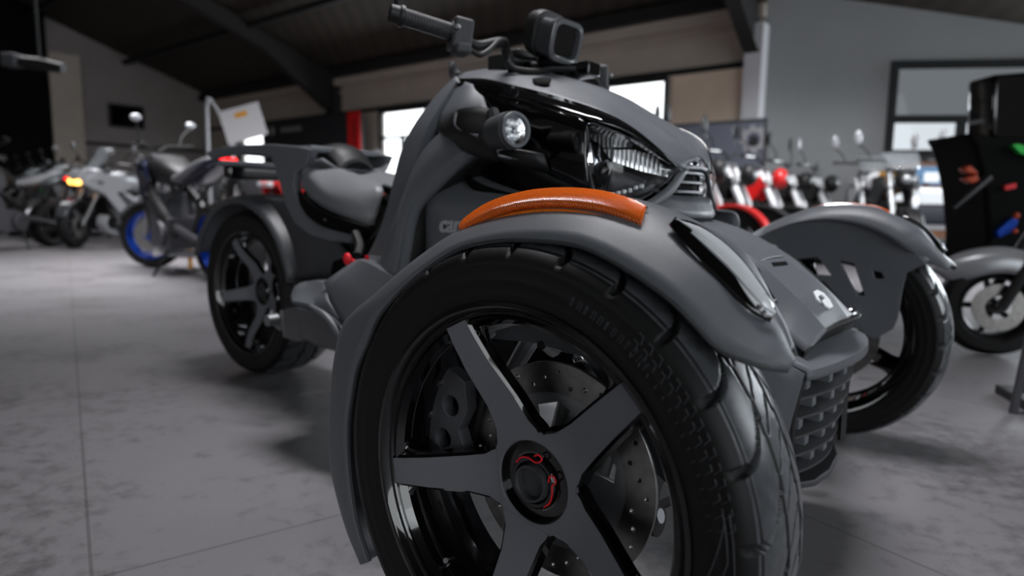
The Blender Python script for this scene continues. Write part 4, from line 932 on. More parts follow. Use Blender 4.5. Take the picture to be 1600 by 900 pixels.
# ---- swing arm, rear fender, tail
b = MB(); b.box((-1.45, .14, .30), (.62, .05, .09)); b.box((-1.30, -.125, .32), (.20, .03, .09)); b.box((-1.22, 0, .33), (.16, .34, .12)); b.build('swing_arm', 'black', tw, bevel=.012)
fe = []
angs = np.linspace(math.radians(158), math.radians(12), 14); cr = Vector((-1.709, 0, .296))
def rp_(r, a, y): return Vector((cr.x+r*math.cos(a), y, cr.z+r*math.sin(a)))
rows = []
for y, r in ((-.122, .308), (-.130, .322), (-.118, .336), (-.06, .344), (0, .345), (.06, .344), (.118, .336), (.13, .322), (.122, .308)): rows.append([rp_(r, a, y) for a in angs])
rf = patch('rear_fender', rows, 'satin', tw, .005, ku=2, kv=2, smoothv=True, ang=60); 
m0 = Ws((470, 440, -.125), (455, 370, -.128), (428, 322, -.128), (405, 308, -.125)); m1 = Ws((560, 430, -.14), (552, 405, -.145), (520, 365, -.14), (470, 312, -.125))
sym('mudguard_side', [m0, m1], 'matted', .005, ku=4, kv=3)
m2 = Ws((470, 312, -.12), (520, 362, -.13), (560, 400, -.14)); m3 = Ws((482, 280, -.10), (540, 330, -.10), (575, 370, -.12))
sym('under_seat_cover', [m2, m3], 'black', .005, ku=4, kv=2)
# tail bracket: rack plate and the arms that run down beside the seat
t_out = [(330, 240), (350, 233), (385, 229), (430, 228), (470, 231), (490, 236), (483, 256), (466, 270), (463, 290), (470, 315), (482, 338), (505, 354), (535, 362), (556, 368), (553, 377), (520, 374), (488, 364), (466, 345), (453, 318), (445, 290), (437, 262), (428, 240), (400, 237), (365, 239), (335, 247)]
outl = [(W(x, y, -.14).x, W(x, y, -.14).z) for x, y in t_out][::-1]
for s in (-1, 1): plate('tail_bracket', outl, [], 'matte', tw, .018, lambda a, c_, d, s=s: Vector((a, s*.140+d, c_)), .005)
xs_ = [p[0] for p in outl]; zt_ = max(p[1] for p in outl)
b = MB(); b.box((min(xs_)+.20, 0, zt_-.012), (.24, .26, .012)); b.box((min(xs_)+.03, 0, zt_-.045), (.035, .28, .02)); b.box((max(W(485, 238, -.14).x, -1.3)-.06, 0, zt_-.02), (.10, .26, .02)); b.build('rear_rack', 'matte', tw, bevel=.006)
b = MB(); b.box((min(xs_)+.02, 0, zt_-.075), (.05, .2, .05)); b.build('tail_lamp', 'gloss', tw, bevel=.01)
# rider seat
def seat():
    st = [(470, 278, 262, -.13), (482, 300, 255, -.14), (505, 312, 256, -.15), (535, 324, 266, -.15), (565, 335, 280, -.145), (595, 342, 288, -.12)]
    top = Ws((473, 292, -.13), (476, 268, -.13), (490, 258, -.11), (515, 262, -.10), (560, 274, -.10), (598, 286, -.09))
    mid_ = Ws((478, 300, -.155), (484, 285, -.165), (495, 288, -.175), (515, 298, -.18), (550, 302, -.17), (597, 300, -.13))
    lo_ = Ws((482, 308, -.16), (498, 320, -.175), (515, 330, -.18), (540, 340, -.18), (570, 350, -.17), (585, 352, -.15))
    cen_ = [Vector((p.x-.02, 0, p.z-.012)) for p in top]
    full = [lo_, mid_, top, cen_]; full = full+[[Vector((p.x, -p.y, p.z)) for p in r] for r in full[-2::-1]]
    s_ = patch('seat', full, 'seat', tw, .01, ku=4, kv=4, smoothv=True, ang=60)
    # raised backrest part of the cushion
    b0 = Ws((473, 290, -.15), (472, 268, -.15), (482, 252, -.14), (505, 247, -.12)); b1 = Ws((485, 288, -.13), (486, 268, -.12), (500, 258, -.10), (530, 262, -.08))
    patch('seat_bolster', [b0, b1, [Vector((p.x-.03, 0, p.z-.0)) for p in b1], [Vector((p.x, -p.y, p.z)) for p in b1], [Vector((p.x, -p.y, p.z)) for p in b0]], 'matte', s_, .008, ku=4, kv=3, smoothv=True, ang=60)
    base0 = Ws((470, 298, -.158), (490, 318, -.175), (515, 332, -.185), (545, 343, -.185), (578, 353, -.175)); base1 = Ws((473, 318, -.14), (490, 340, -.155), (515, 354, -.16), (548, 362, -.16), (578, 370, -.15))
    sym('seat_base', [base0, base1], 'blackin', .01, ku=4, kv=2)
    b = MB(); b.sphere(W(510, 342, -.178), .007, 8); b.sphere(W(526, 346, -.178), .007, 8); b.build('seat_rivet', 'steel', s_)
seat()
# passenger pad behind
pa = Ws((486, 250, -.05), (496, 233, -.05), (512, 227, -.05), (530, 236, -.045), (544, 256, -.04)); 
patch('seat_pad', [[p+Vector((0, -.03, -.03)) for p in pa], pa, [Vector((p.x, 0, p.z+.01)) for p in pa], [Vector((p.x, -p.y, p.z)) for p in pa], [Vector((p.x, -p.y+.03, p.z-.03)) for p in pa]], 'black', tw, .012, ku=4, kv=3, smoothv=True, ang=60)

# ---- lower nose (trunk lid) between the front wheels
na = Ws((1005, 336, -.13), (1085, 375, -.14), (1125, 412, -.15), (1145, 455, -.158), (1190, 505, -.163), (1228, 527, -.166), (1262, 550, -.168))
nb = Ws((1045, 338, -.08), (1112, 362, -.085), (1178, 404, -.095), (1213, 435, -.098), (1240, 460, -.098), (1262, 482, -.098), (1293, 516, -.098))
nc = Ws((1070, 341, -.03), (1130, 362, -.03), (1198, 396, -.03), (1234, 421, -.03), (1262, 442, -.03), (1288, 467, -.03), (1316, 506, -.03))
nd = [Vector((p.x+.006, 0, p.z+.002)) for p in nc]
nose = ctr('front_trunk_lid', [na, nb, nc, nd], 'matte', .006, ku=5, kv=4, ang=12)
nose['label'] = 'matte grey lid with emblem and two black slots'
# slots: thin black recesses with a raised lip
ON = onto(nose)
def flip_(p, s): return Vector((p.x, p.y*(-s), p.z))
for s in (-1, 1):
    for q in (((1184, 419), (1206, 410), (1228, 408), (1232, 413), (1210, 416), (1188, 426)), ((1170, 457), (1190, 458), (1203, 466), (1206, 472), (1190, 470), (1172, 466))):
        P = [flip_(ON(*p), s) for p in q]; c_ = sum(P, Vector())/len(P)
        if s > 0 and q[0][1] < 440: continue
        b = MB(); n_ = len(P); b.add(P+[p+Vector((0, 0, -.004)) for p in P], [tuple(range(n_))]+[(i, (i+1) % n_, (i+1) % n_+n_, i+n_) for i in range(n_)]); b.build('lid_slot', 'blackin', nose, smooth=False)
    for ln in (((1176, 414), (1184, 424), (1196, 442), (1206, 458), (1213, 468)), ((1176, 413), (1200, 403), (1222, 400)), ((1213, 468), (1206, 474))):
        if s > 0: continue
        b = MB(); b.tube(crom([flip_(ON(*p, .001), s) for p in ln], 4), [.0022, .0030, .0030, .0022], 8); b.build('lid_crease', 'matte', nose)
# emblem
em = [(1270, 458), (1276, 455), (1286, 460), (1295, 470), (1301, 481), (1296, 484), (1288, 479), (1283, 472), (1289, 468), (1282, 462), (1277, 465), (1282, 475), (1275, 469)]
b = MB(); P = [ON(x, y, .0015) for x, y in em]; b.prism(P, (.001, 0, .003)); b.build('lid_emblem', 'white', nose, smooth=False)
# under the lip
u0 = Ws((1262, 550, -.168), (1293, 516, -.098), (1330, 500, -.04)); u1 = [p+Vector((-.014, .004, -.024)) for p in u0]
ctr('lip_underside', [[u0[0], u1[0]], [u0[1], u1[1]], [u0[2], u1[2]], [Vector((u0[2].x+.006, 0, u0[2].z)), Vector((u1[2].x, 0, u1[2].z))]], 'black', .004, ku=2, kv=2)
# bumper ledge and grille
e0 = Ws((1225, 522, -.235), (1262, 552, -.20), (1300, 535, -.10)); 
w0_ = W(1257, 583, -.205); wC = WX(1322, 566, w0_.x+.035); zl = w0_.z
front = [Vector((w0_.x, -.205, zl)), Vector((w0_.x+.018, -.14, zl+.002)), Vector((w0_.x+.030, -.07, zl+.004)), Vector((w0_.x+.034, 0, zl+.004))]
backr = [Vector((p.x-.10, p.y, p.z+.035)) for p in front]
fullF = front+[Vector((p.x, -p.y, p.z)) for p in front[-2::-1]]; fullB = backr+[Vector((p.x, -p.y, p.z)) for p in backr[-2::-1]]
bump = patch('bumper_ledge', [fullB, fullF, [p+Vector((0, 0, -.012)) for p in fullF]], 'matte', tw, .006, ku=3, kv=2)
gb = W(1240, 745, -.165)
def bump_side(s):
    Y = lambda p: Vector((p.x, p.y*(-s), p.z))
    r0 = [Vector((w0_.x, -.205, zl)), Vector((w0_.x-.02, -.195, zl-.10)), Vector((gb.x-.01, -.170, gb.z+.02)), Vector((gb.x-.03, -.160, gb.z-.03))]
    r1 = [Vector((w0_.x-.09, -.245, zl+.05)), Vector((w0_.x-.10, -.24, zl-.06)), Vector((w0_.x-.12, -.22, gb.z+.03)), Vector((w0_.x-.13, -.21, gb.z-.02))]
    r2 = [p+Vector((-.12, .03, .03)) for p in r1]
    patch('bumper_side', [r0, r1, r2], 'matte', tw, .006, ku=4, kv=3, mirror=s > 0, ang=40)
both(bump_side)
b = MB(); b.box((w0_.x-.09, 0, (zl+gb.z)/2-.01), (.06, .30, zl-gb.z)); gr = b.build('front_grille', 'blackin', tw, smooth=False)
nbl = 6
for i in range(nbl):
    t = i/(nbl-1); z = zl-.012+(gb.z-zl+.0)*t*.98; hwid = .198-.035*t; xf = w0_.x+.026-.03*t
    pts = [Vector((xf-.036*(y/hwid)**2, y, z)) for y in np.linspace(-hwid, hwid, 15)]
    v = []; F = []
    for p in pts: v += [p, p+Vector((0, 0, -.004)), p+Vector((-.055, 0, .012)), p+Vector((-.055, 0, .016))]
    for k in range(14):
        for j in range(4): F.append((k*4+j, k*4+(j+1) % 4, (k+1)*4+(j+1) % 4, (k+1)*4+j))
    F += [(3, 2, 1, 0), (56, 57, 58, 59)]
    bb = MB(); bb.add(v, F); bl_ = bb.build('grille_blade', 'matted', gr)
    if i < nbl-1:
        for k in range(5):
            y = -hwid+.05+k*(2*hwid-.1)/4+(.018 if i % 2 else -.010)
            b = MB(); b.box((xf-.036*(y/hwid)**2-.022, y, z-.014), (.03, .022, .020)); b.build('grille_tab', 'matte', gr, bevel=.002)
for s in (-1, 1):
    b = MB(); b.tube([(w0_.x-.006, s*.200, zl-.01), (w0_.x-.02, s*.19, (zl+gb.z)/2), (gb.x-.0, s*.168, gb.z-.03)], .008, 8, sub=3); b.build('grille_post', 'black', gr)
b = MB(); b.prism([(gb.x-.02, -.17, gb.z-.02), (gb.x+.015, -.08, gb.z-.03), (gb.x+.02, 0, gb.z-.035), (gb.x+.015, .08, gb.z-.03), (gb.x-.02, .17, gb.z-.02), (gb.x-.2, .17, gb.z-.035), (gb.x-.2, -.17, gb.z-.035)], (0, 0, -.012)); b.build('skid_plate', 'matted', tw, bevel=.003)

# ---- handlebar
hb0 = W(812, 104, 0)
def bar(s):
    y = lambda p: Vector((p.x, p.y*(-s), p.z))
    ge, gi = W(617, 22, -.385), W(705, 50, -.285)
    ctl = W(722, 58, -.262)
    inn = W(745, 72, -.225); c1 = W(782, 66, -.15); c2 = W(800, 108, -.10); c3 = Vector((hb0.x, 0, hb0.z-.01))
    b = MB(); b.tube([y(p) for p in (gi, ctl, inn, c1, W(790, 78, -.12), c2, c3)], .011, 12, sub=5); hb = b.build('handlebar', 'black', tw)
    ax = (gi-ge).normalized()
    b = MB(); b.tube([y(ge+ax*.012), y(gi)], [.0165, .0165], 24); g = b.build('grip', 'grip', hb)
    b = MB(); b.tube([y(ge-ax*.010), y(ge+ax*.006)], [.017, .018], 24); b.tube([y(ge+ax*.006), y(ge+ax*.010), y(ge+ax*.016)], [.018, .021, .021], 24); b.build('bar_end', 'black', hb)
    b = MB(); b.tube([y(gi-ax*.004), y(gi+ax*.004)], .021, 24); b.build('grip_collar', 'black', hb)
    # bar-end mirror stem going up, with its mirror above
    if s < 0:
     b = MB(); b.tube([y(ge+ax*.004), y(ge+ax*.004+Vector((.0, -.0, .035))), y(ge+ax*.002+Vector((-.02, -.02, .11)))], [.011, .006, .005], 10, sub=3); st = b.build('mirror_stem', 'black', hb)
     b = MB(); b.sphere(y(ge+Vector((-.03, -.03, .15))), .05, 20, 0, (.25, 1, .7)); b.build('mirror', 'black', st)
    # control block
    up = Vector((0, 0, 1)); cc = ctl-ax*.004
    q = (ax.x, ax.y*(-s), ax.z); a_ = Vector(q); rz = math.atan2(a_.y, a_.x)
    b = MB(); b.box(y(cc+Vector((0, 0, .002))), (.042, .05, .062), (0, math.radians(8), rz)); b.box(y(cc+Vector((.006, -.004, -.028))), (.034, .046, .022), (0, 0, rz)); c_ = b.build('switch_housing', 'matted', hb, bevel=.007)
    b = MB(); b.box(y(cc+Vector((.0, -.006, .034))), (.014, .014, .006), (0, 0, rz)); b.build('switch_button', 'redl' if s < 0 else 'black', c_, bevel=.002)
    b = MB(); b.box(y(cc+Vector((.006, .02, .028))), (.01, .012, .008), (0, 0, rz)); b.cyl(y(cc+Vector((.02, -.028, .01))), .005, .008, 'Y', 12); b.build('switch_toggle', 'alu', c_, bevel=.002)
    b = MB(); b.tube([y(p) for p in (W(735, 78, -.255), W(750, 86, -.235), W(765, 78, -.21), W(780, 64, -.17), W(792, 66, -.14), W(792, 95, -.12), W(805, 110, -.10), W(850, 112, -.05))], .0055, 8, sub=5); b.build('brake_cable', 'black', hb)
both(bar)
b = MB(); b.box((hb0.x, 0, hb0.z-.005), (.06, .17, .04)); b.box((hb0.x+.02, 0, hb0.z+.018), (.05, .12, .018)); b.tube([(hb0.x, 0, hb0.z-.02), (hb0.x+.06, 0, hb0.z-.12)], [.03, .035], 16); b.build('handlebar_clamp', 'black', tw, bevel=.006)
b = MB(); b.box(W(832, 92, -.06), (.045, .02, .008), (.2, .1, 0)); b.box(W(900, 112, .02), (.10, .05, .03)); b.build('clamp_bracket', 'gloss', tw, bevel=.003)
b = MB(); b.tube([p for p in (W(792, 96, -.13), W(805, 108, -.12), W(835, 112, -.09), W(860, 108, -.05), W(900, 108, 0))], .007, 8, sub=5); b.build('wiring_loom', 'black', tw)
# gauge / screen head: round rear hood and a square framed front
gq = W(880, 66, -.03)
ga = Vector((.86, -.12, -.20)).normalized(); e1 = Vector((0, 1, 0)); e1 = (e1-ga*e1.dot(ga)).normalized(); e2 = e1.cross(ga)*-1
if e2.z < 0: e2 = -e2
def sq(c, a, b_, n, p=4.0):
    out = []
    for k in range(n):
        t = 2*PI*k/n; ct, st = math.cos(t), math.sin(t)
        out.append(c+e1*(a*abs(ct)**(2/p)*(1 if ct > 0 else -1))+e2*(b_*abs(st)**(2/p)*(1 if st > 0 else -1)))
    return out
def loft(b, rings, cap0=True, cap1=True, mi=0):
    n = len(rings[0]); v = [p for r in rings for p in r]; F = [(i*n+k, i*n+(k+1) % n, (i+1)*n+(k+1) % n, (i+1)*n+k) for i in range(len(rings)-1) for k in range(n)]
    if cap0: F.append(tuple(range(n-1, -1, -1)))
    if cap1: F.append(tuple((len(rings)-1)*n+k for k in range(n)))
    b.add(v, F, mi)
N = 40
gw, gh = .050, .047
b = MB(); loft(b, [sq(gq-ga*.085+e2*.014, gw*.75, gh*.75, N, 3), sq(gq-ga*.080+e2*.014, gw*.98, gh*1.0, N, 3), sq(gq-ga*.060+e2*.012, gw*1.06, gh*1.10, N, 3), sq(gq-ga*.045+e2*.009, gw*1.06, gh*1.10, N, 3), sq(gq-ga*.043+e2*.009, gw*.95, gh*.98, N, 3)]); gd = b.build('display_head', 'black', tw, ang=35)
b = MB(); loft(b, [sq(gq-ga*.043+e2*.006, gw*.86, gh*.9, N), sq(gq-ga*.004, gw*.92, gh*.92, N), sq(gq, gw*1.0, gh*.98, N), sq(gq+ga*.010, gw*1.0, gh*.98, N), sq(gq+ga*.012, gw*.95, gh*.93, N), sq(gq+ga*.012, gw*.78, gh*.75, N), sq(gq+ga*.002, gw*.70, gh*.66, N)], True, False); b.build('display_frame', 'dgrey', gd, ang=35)
b = MB(); loft(b, [sq(gq+ga*.002, gw*.72, gh*.68, N), sq(gq-ga*.004, gw*.6, gh*.55, N)], True, True); b.build('display_lens', 'gloss', gd, ang=35)
b = MB(); b.tube([gq-ga*.05-e2*.03, gq-ga*.03-e2*.06, Vector((hb0.x+.02, 0, hb0.z))], .012, 10); b.box(gq-ga*.02-e2*.045, (.06, .03, .012)); b.build('display_mount', 'black', gd, bevel=.002)
# small mirrors / screws behind the cowl
b = MB(); b.tube([W(712, 118, -.06), W(709, 108, -.06), W(706, 96, -.07)], [.016, .014, .006], 10); b.build('antenna_base', 'dgrey', tw)
b = MB(); b.tube([W(898, 122, .08), W(904, 112, .08), W(910, 103, .08)], [.012, .010, .003], 10); b.build('cowl_peg', 'black', tw)

# ================================================================== THE OTHER MOTORCYCLES
def moto(loc, heading, label, group, steer=0, lean=0, body='black', accent='dgrey', rim='black', fork='steel', fender='black', kind='naked', screen=None, mirror='black', frame='black', scale=1, usd=True, tail='taill', exhaust='silver', lamp=False, mscale=1, mtall=False, origin='front'):
    """x forward; origin on the floor under the front axle"""
    root = thing('motorcycle', label, 'motorcycle', loc, heading, group); root.scale = (scale,)*3
    root.rotation_euler = (lean, 0, heading)
    WBM = 1.42; R = .30
    def wheel(nm, x, wd, par, st=0):
        c = Vector((x, 0, R)); ax = Vector((-math.sin(st), math.cos(st), 0))
        h = wd/2
        b = MB(); b.lathe([(-h*.85, .215), (-h, .24), (-h*.95, .272), (-h*.6, .292), (0, .30), (h*.6, .292), (h*.95, .272), (h, .24), (h*.85, .215)], c, ax, 48); t = b.build(nm, 'rubber', par)
        b = MB(); b.lathe([(-h*.8, .222), (-h*.82, .205), (-h*.4, .195), (h*.4, .195), (h*.82, .205), (h*.8, .222)], c, ax, 48)
        e1 = Vector((0, 0, 1)); e2 = ax.cross(e1)
        for k in range(5):
            for d_ in (-.12, .12):
                a = 2*PI*k/5+.3; p = c+(e1*math.cos(a)+e2*math.sin(a))*.03; q = c+(e1*math.cos(a+d_)+e2*math.sin(a+d_))*.202; b.tube([p, q], [.014, .010], 6)
        b.cyl(c, .035, wd*1.1, ax, 16); b.build('rim', rim, t)
        b = MB(); b.lathe([(-h*.95, .06), (-h*.95, .14), (-h*.9, .14), (-h*.9, .06)], c, ax, 32, close=True)
        if nm == 'front_wheel': b.lathe([(h*.95, .06), (h*.95, .14), (h*.9, .14), (h*.9, .06)], c, ax, 32, close=True)
        b.build('brake_disc', 'disc', t); return t
    st = steer
    fx = 0; rx = -WBM
    wheel('front_wheel', fx, .12, root, st); wheel('rear_wheel', rx, .17, root)
    ax = Vector((-math.sin(st), math.cos(st), 0)); fwd = Vector((math.cos(st), math.sin(st), 0))
    top = Vector((-.33, 0, .98))
    for s in (-1, 1):
        p0 = Vector((0, 0, R))+ax*.095*s; p1 = top+ax*.10*s
        b = MB(); m_ = p0.lerp(p1, .48)
        b.tube([p0, m_, m_, p1], [.024, .026, .033, .031] if usd else [.034, .032, .022, .022], 12); b.build('fork_leg', fork, root)
    b = MB(); b.box(top+Vector((0, 0, .0)), (.09, .27, .035), (0, .3, st)); b.box(top.lerp(Vector((0, 0, R)), .25), (.08, .26, .035), (0, .3, st)); b.build('triple_clamp', 'cal', root, bevel=.008)
    # front fender
    rows = []
    for y in (-.07, -.055, 0, .055, .07):
        rr = .315 if abs(y) < .06 else .29
        rows.append([Vector((0, 0, R))+fwd*(rr*math.cos(a))+Vector((0, 0, rr*math.sin(a)))+ax*y for a in np.linspace(.35, 2.5, 9)])
    patch('front_fender', rows, fender, root, .004, ku=2, kv=1)
    # swing arm, frame, engine
    b = MB()
    for s in (-1, 1): b.tube([(rx, .11*s, R), (-.88, .10*s, .40)], [.022, .04], 8)
    b.build('swing_arm', frame if frame != 'black' else 'cal', root)
    b = MB()
    for s in (-1, 1):
        b.tube([(-.36, .05*s, .88), (-.55, .15*s, .70), (-.80, .16*s, .52), (-.92, .12*s, .34)], [.03, .035, .035, .03], 8, sub=3); b.tube([(-.36, .04*s, .85), (-.42, .12*s, .55), (-.48, .12*s, .38)], .02, 8, sub=2); b.tube([(-.80, .12*s, .60), (-1.15, .10*s, .76), (-1.5, .08*s, .86)], .016, 8)
    b.build('frame', frame, root)
    b = MB(); b.box((-.68, 0, .36), (.42, .34, .26), (0, -.05, 0)); b.box((-.52, 0, .54), (.2, .3, .24), (0, .35, 0)); b.cyl((-.78, .19, .36), .10, .05, 'Y', 24); b.cyl((-.62, -.19, .34), .085, .05, 'Y', 24); b.build('engine', 'cal', root, bevel=.02)
    b = MB(); b.box((-.36, 0, .52), (.05, .30, .30), (0, .25, 0)); b.build('radiator', 'black', root, bevel=.01)
    b = MB()
    for y in (-.09, -.03, .03, .09): b.tube([(-.44, y, .50), (-.33, y, .34), (-.40, y, .20), (-.62, y*.6, .16)], .018, 8, sub=3)
    b.tube([(-.62, 0, .16), (-.85, -.10, .18), (-1.02, -.16, .28)], .03, 8, sub=2); b.tube([(-1.02, -.16, .28), (-1.42, -.20, .46)], [.045, .058], 14); b.build('exhaust', exhaust, root)
    # tank, seat, tail
    def body_loft(name, secs, m, n=16, bev=0):
        v = []; 
        for x, zc, hz, hw_ in secs:
            for k in range(n):
                a = 2*PI*k/n; ca, sa = math.cos(a), math.sin(a)
                v.append((x, hw_*abs(ca)**.7*(1 if ca > 0 else -1), zc+hz*abs(sa)**.8*(1 if sa > 0 else -1)))
        F = [(i*n+k, i*n+(k+1) % n, (i+1)*n+(k+1) % n, (i+1)*n+k) for i in range(len(secs)-1) for k in range(n)]+[tuple(range(n-1, -1, -1)), tuple((len(secs)-1)*n+k for k in range(n))]
        b = MB(); b.add(v, F); return b.build(name, m, root, ang=50, sub=1)
    body_loft('fuel_tank', [(-.36, .86, .05, .06), (-.42, .87, .10, .13), (-.56, .88, .13, .17), (-.72, .85, .12, .155), (-.86, .80, .08, .09), (-.90, .79, .05, .06)], body)
    body_loft('seat', [(-.80, .79, .03, .07), (-.90, .79, .04, .13), (-1.08, .80, .04, .14), (-1.22, .86, .045, .12), (-1.45, .91, .04, .10), (-1.52, .92, .02, .06)], 'seat')
    body_loft('tail_section', [(-1.0, .74, .03, .10), (-1.25, .80, .05, .12), (-1.5, .88, .05, .10), (-1.66, .93, .03, .06), (-1.72, .945, .012, .03)], accent)
    b = MB(); b.box((-1.70, 0, .90), (.05, .12, .04), (0, .3, 0)); b.build('tail_light', tail, root, bevel=.008)
    b = MB(); b.box((-1.72, 0, .72), (.02, .05, .30), (0, -.5, 0)); b.box((-1.84, 0, .58), (.01, .18, .12), (0, -.3, 0)); b.build('plate_holder', 'black', root)
    # side shrouds
    for s in (-1, 1):
        if kind == 'sport': pl = [(-.08, .14, .86), (-.22, .16, 1.02), (-.46, .20, .96), (-.60, .22, .70), (-.74, .21, .40), (-.56, .20, .26), (-.36, .22, .40), (-.16, .20, .62)]
        elif kind == 'tour': pl = [(.02, .12, .90), (-.10, .16, 1.0), (-.44, .24, .92), (-.60, .24, .78), (-.40, .24, .72), (-.62, .22, .42), (-.52, .20, .38), (-.26, .20, .70), (-.06, .14, .80)]
        else: pl = [(-.22, .15, .80), (-.30, .17, .93), (-.56, .20, .92), (-.62, .20, .78), (-.44, .19, .62), (-.34, .18, .66)]
        v = [Vector((x, y*s, z)) for x, y, z in pl]; b = MB(); b.prism(v, (0, -.02*s, 0)); b.build('side_fairing', accent, root, bevel=.006)
    # head
    if kind == 'naked':
        b = MB(); b.sphere((-.14, 0, .88), .10, 20, 0, (.8, 1, 1)); h = b.build('headlight_shell', accent, root); b = MB(); b.sphere((-.085, 0, .88), .06, 16, 0, (.5, 1, .8)); b.build('headlight_lens', 'indic' if lamp else 'alu', h)
    elif kind == 'cross':
        b = MB(); b.prism([(-.12, -.10, .72), (-.12, .10, .72), (-.22, .12, .98), (-.22, -.12, .98)], (.03, 0, 0)); h = b.build('number_plate', accent, root, bevel=.01); b = MB(); b.box((-.10, 0, .80), (.03, .12, .09)); b.build('headlight_lens', 'lensw', h, bevel=.02)
        v = [(.38, -.04, .74), (.38, .04, .74), (.15, .09, .78), (-.2, .07, .80), (-.2, -.07, .80), (.15, -.09, .78)]; b = MB(); b.prism(v, (0, 0, .015)); b.build('high_fender', fender, root, bevel=.004)
    else:
        body_loft('front_fairing', [(.02, .84, .03, .05), (-.04, .86, .08, .14), (-.16, .90, .12, .20), (-.32, .94, .12, .20)], accent)
        b = MB(); b.box((-.015, 0, .83), (.05, .22, .06), (0, .5, 0)); b.build('headlight_lens', 'indic' if lamp else 'lensw', root, bevel=.01)
    if screen:
        rows = [[(-.14, y*.7, .98), (-.24, y*.9, 1.08), (-.36, y, 1.08+screen)] for y in (-.17, -.1, 0, .1, .17)]
        rows = [[(p[0]-.06*(abs(p[1])/.17)**2, p[1], p[2]) for p in r] for r in rows]
        patch('windscreen', rows, 'clearplastic', root, .004, ku=3, kv=1)
    # handlebar, grips, mirrors
    for s in (-1, 1):
        hb = top+Vector((0, 0, .05)); e = hb+ax*.38*s-fwd*.09+Vector((0, 0, .06)); m1 = hb+ax*.14*s+Vector((0, 0, .05))
        b = MB(); b.tube([hb, m1, m1.lerp(e, .6), e], [.012, .012, .014, .018], 8); o = b.build('handlebar', 'black', root)
        b = MB(); b.tube([m1.lerp(e, .5), m1.lerp(e, .5)+ax*.05*s+Vector((0, 0, .10)), e+Vector((0, 0, .16))+ax*.0*s], .006, 6, sub=2); ms = b.build('mirror_stem', 'black', root)
        b = MB(); b.sphere(e+Vector((0, 0, .19+(.03 if mtall else 0))), .055*mscale, 14, 0, (.3, .62, 1.25) if mtall else (.3, 1.05, .75)); b.build('mirror', mirror, ms)
        b = MB(); b.tube([m1.lerp(e, .4)+fwd*.04, e+fwd*.06-Vector((0, 0, .01))], .006, 6); b.build('lever', 'steel', o)
        b = MB(); b.box((-.22, s*.20, .84), (.05, .05, .025)); b.build('turn_signal', 'black', root, bevel=.006)
    b = MB(); b.tube([(-.85, .12, .30), (-.80, .28, .02)], .012, 6); b.build('side_stand', 'black', root)
    return root
M['clearplastic'] = mat('smoked_screen', (.35, .38, .4), .1, alpha=.45, coat=.5)

# row along the left, noses towards the aisle
HL = math.atan2(-.783, -.622)
GL = None
L0 = G(118, 388); dirn = (G(45, 373)-L0).normalized()
L_specs = [
 (0.0, 'silver tall touring motorcycle with a high windscreen, nearest of the left row', dict(kind='tour', body='silver', accent='silver', screen=.20, frame='silver', mirror='silver', fender='dgrey', lamp=True)),
 (1.0, 'black naked motorcycle standing directly left of the silver touring motorcycle', dict(kind='naked', accent='dgrey', mirror='silver', fork='alu')),
 (1.95, 'dark sport motorcycle with a low screen, second left of the silver touring motorcycle', dict(kind='sport', body='dgrey', accent='silver', screen=.05, mirror='black', exhaust='cal')),
 (2.9, 'black motorcycle with a green side panel in the far left row', dict(kind='naked', accent='green', fork='cal')),
 (3.9, 'black sport motorcycle with grey fairing at the far end of the left row', dict(kind='sport', accent='dgrey', screen=.05, exhaust='cal')),
 (5.0, 'last dark motorcycle of the left row before the dark opening', dict(kind='naked', accent='dgrey', mirror='silver')),
]
for d_, lab, kw in L_specs:
    p = L0+dirn*d_*.92; moto((p.x, p.y, 0), HL+math.radians(10), lab, 'motorcycles in the left row', steer=math.radians(32), lean=-.06, **kw)
pn = G(2, 397); moto((pn.x-.55, pn.y-.1, 0), HL+.55, 'dark motorcycle cut off by the left edge of the photo', 'motorcycles in the left row', lean=-.05, accent='dgrey')
# second line behind them
for k, (px, y, lab, kw) in enumerate(((150, 10.9, 'dark motorcycle with silver mirrors behind the silver touring motorcycle', dict(accent='dgrey', mirror='silver')), (215, 10.1, 'black naked motorcycle with a lit round headlight right of the silver touring motorcycle', dict(accent='black', mirror='silver', lamp=True, fork='alu')), (285, 10.8, 'black motorcycle between the lit headlight one and the white price board', dict(accent='black', mirror='silver', fork='alu')), (90, 12.0, 'dark motorcycle with bright mirror in the second left line, below the pier', dict(kind='sport', accent='dgrey', screen=.1, mirror='silver')))):
    moto(((px-800)/1018*y, y, 0), HL+.15, lab, 'motorcycles in the second left line', steer=.3, lean=-.05, **kw)
# blue-wheeled motorcycle just behind the three-wheeler
bw = G(243, 418); 
moto((bw.x, bw.y, 0), math.radians(137), 'black motorcycle with bright blue wheels next to the rear wheel of the three-wheeler', None, steer=math.radians(38), lean=-.04, body='black', accent='dbl2', rim='blue', fender='dgrey', kind='naked', mscale=.75, exhaust='silver', mirror='silver')
# red motorcycles seen through the tail bracket
for k, (px, y, hd, lab, kw) in enumerate(((415, 8.0, HL+.2, 'red and black sport motorcycle seen through the gap under the tail bracket', dict(kind='sport', body='red', accent='red', screen=.05)), (520, 8.4, HL+.3, 'black motorcycle with a thin red stripe behind the seat of the three-wheeler', dict(kind='sport', body='black', accent='red', mirror='silver')), (455, 10.5, HL, 'black motorcycle with yellow and red parts in front of the black display panel', dict(kind='naked', body='yellow', accent='red')), (345, 9.2, HL+.1, 'dark naked motorcycle parked in front of the white price board', dict(kind='naked', accent='dgrey', mirror='silver', screen=.1)))):
    moto(((px-800)/1018*y, y, 0), hd, lab, 'motorcycles behind the three-wheeler on the left', steer=.2, **kw)
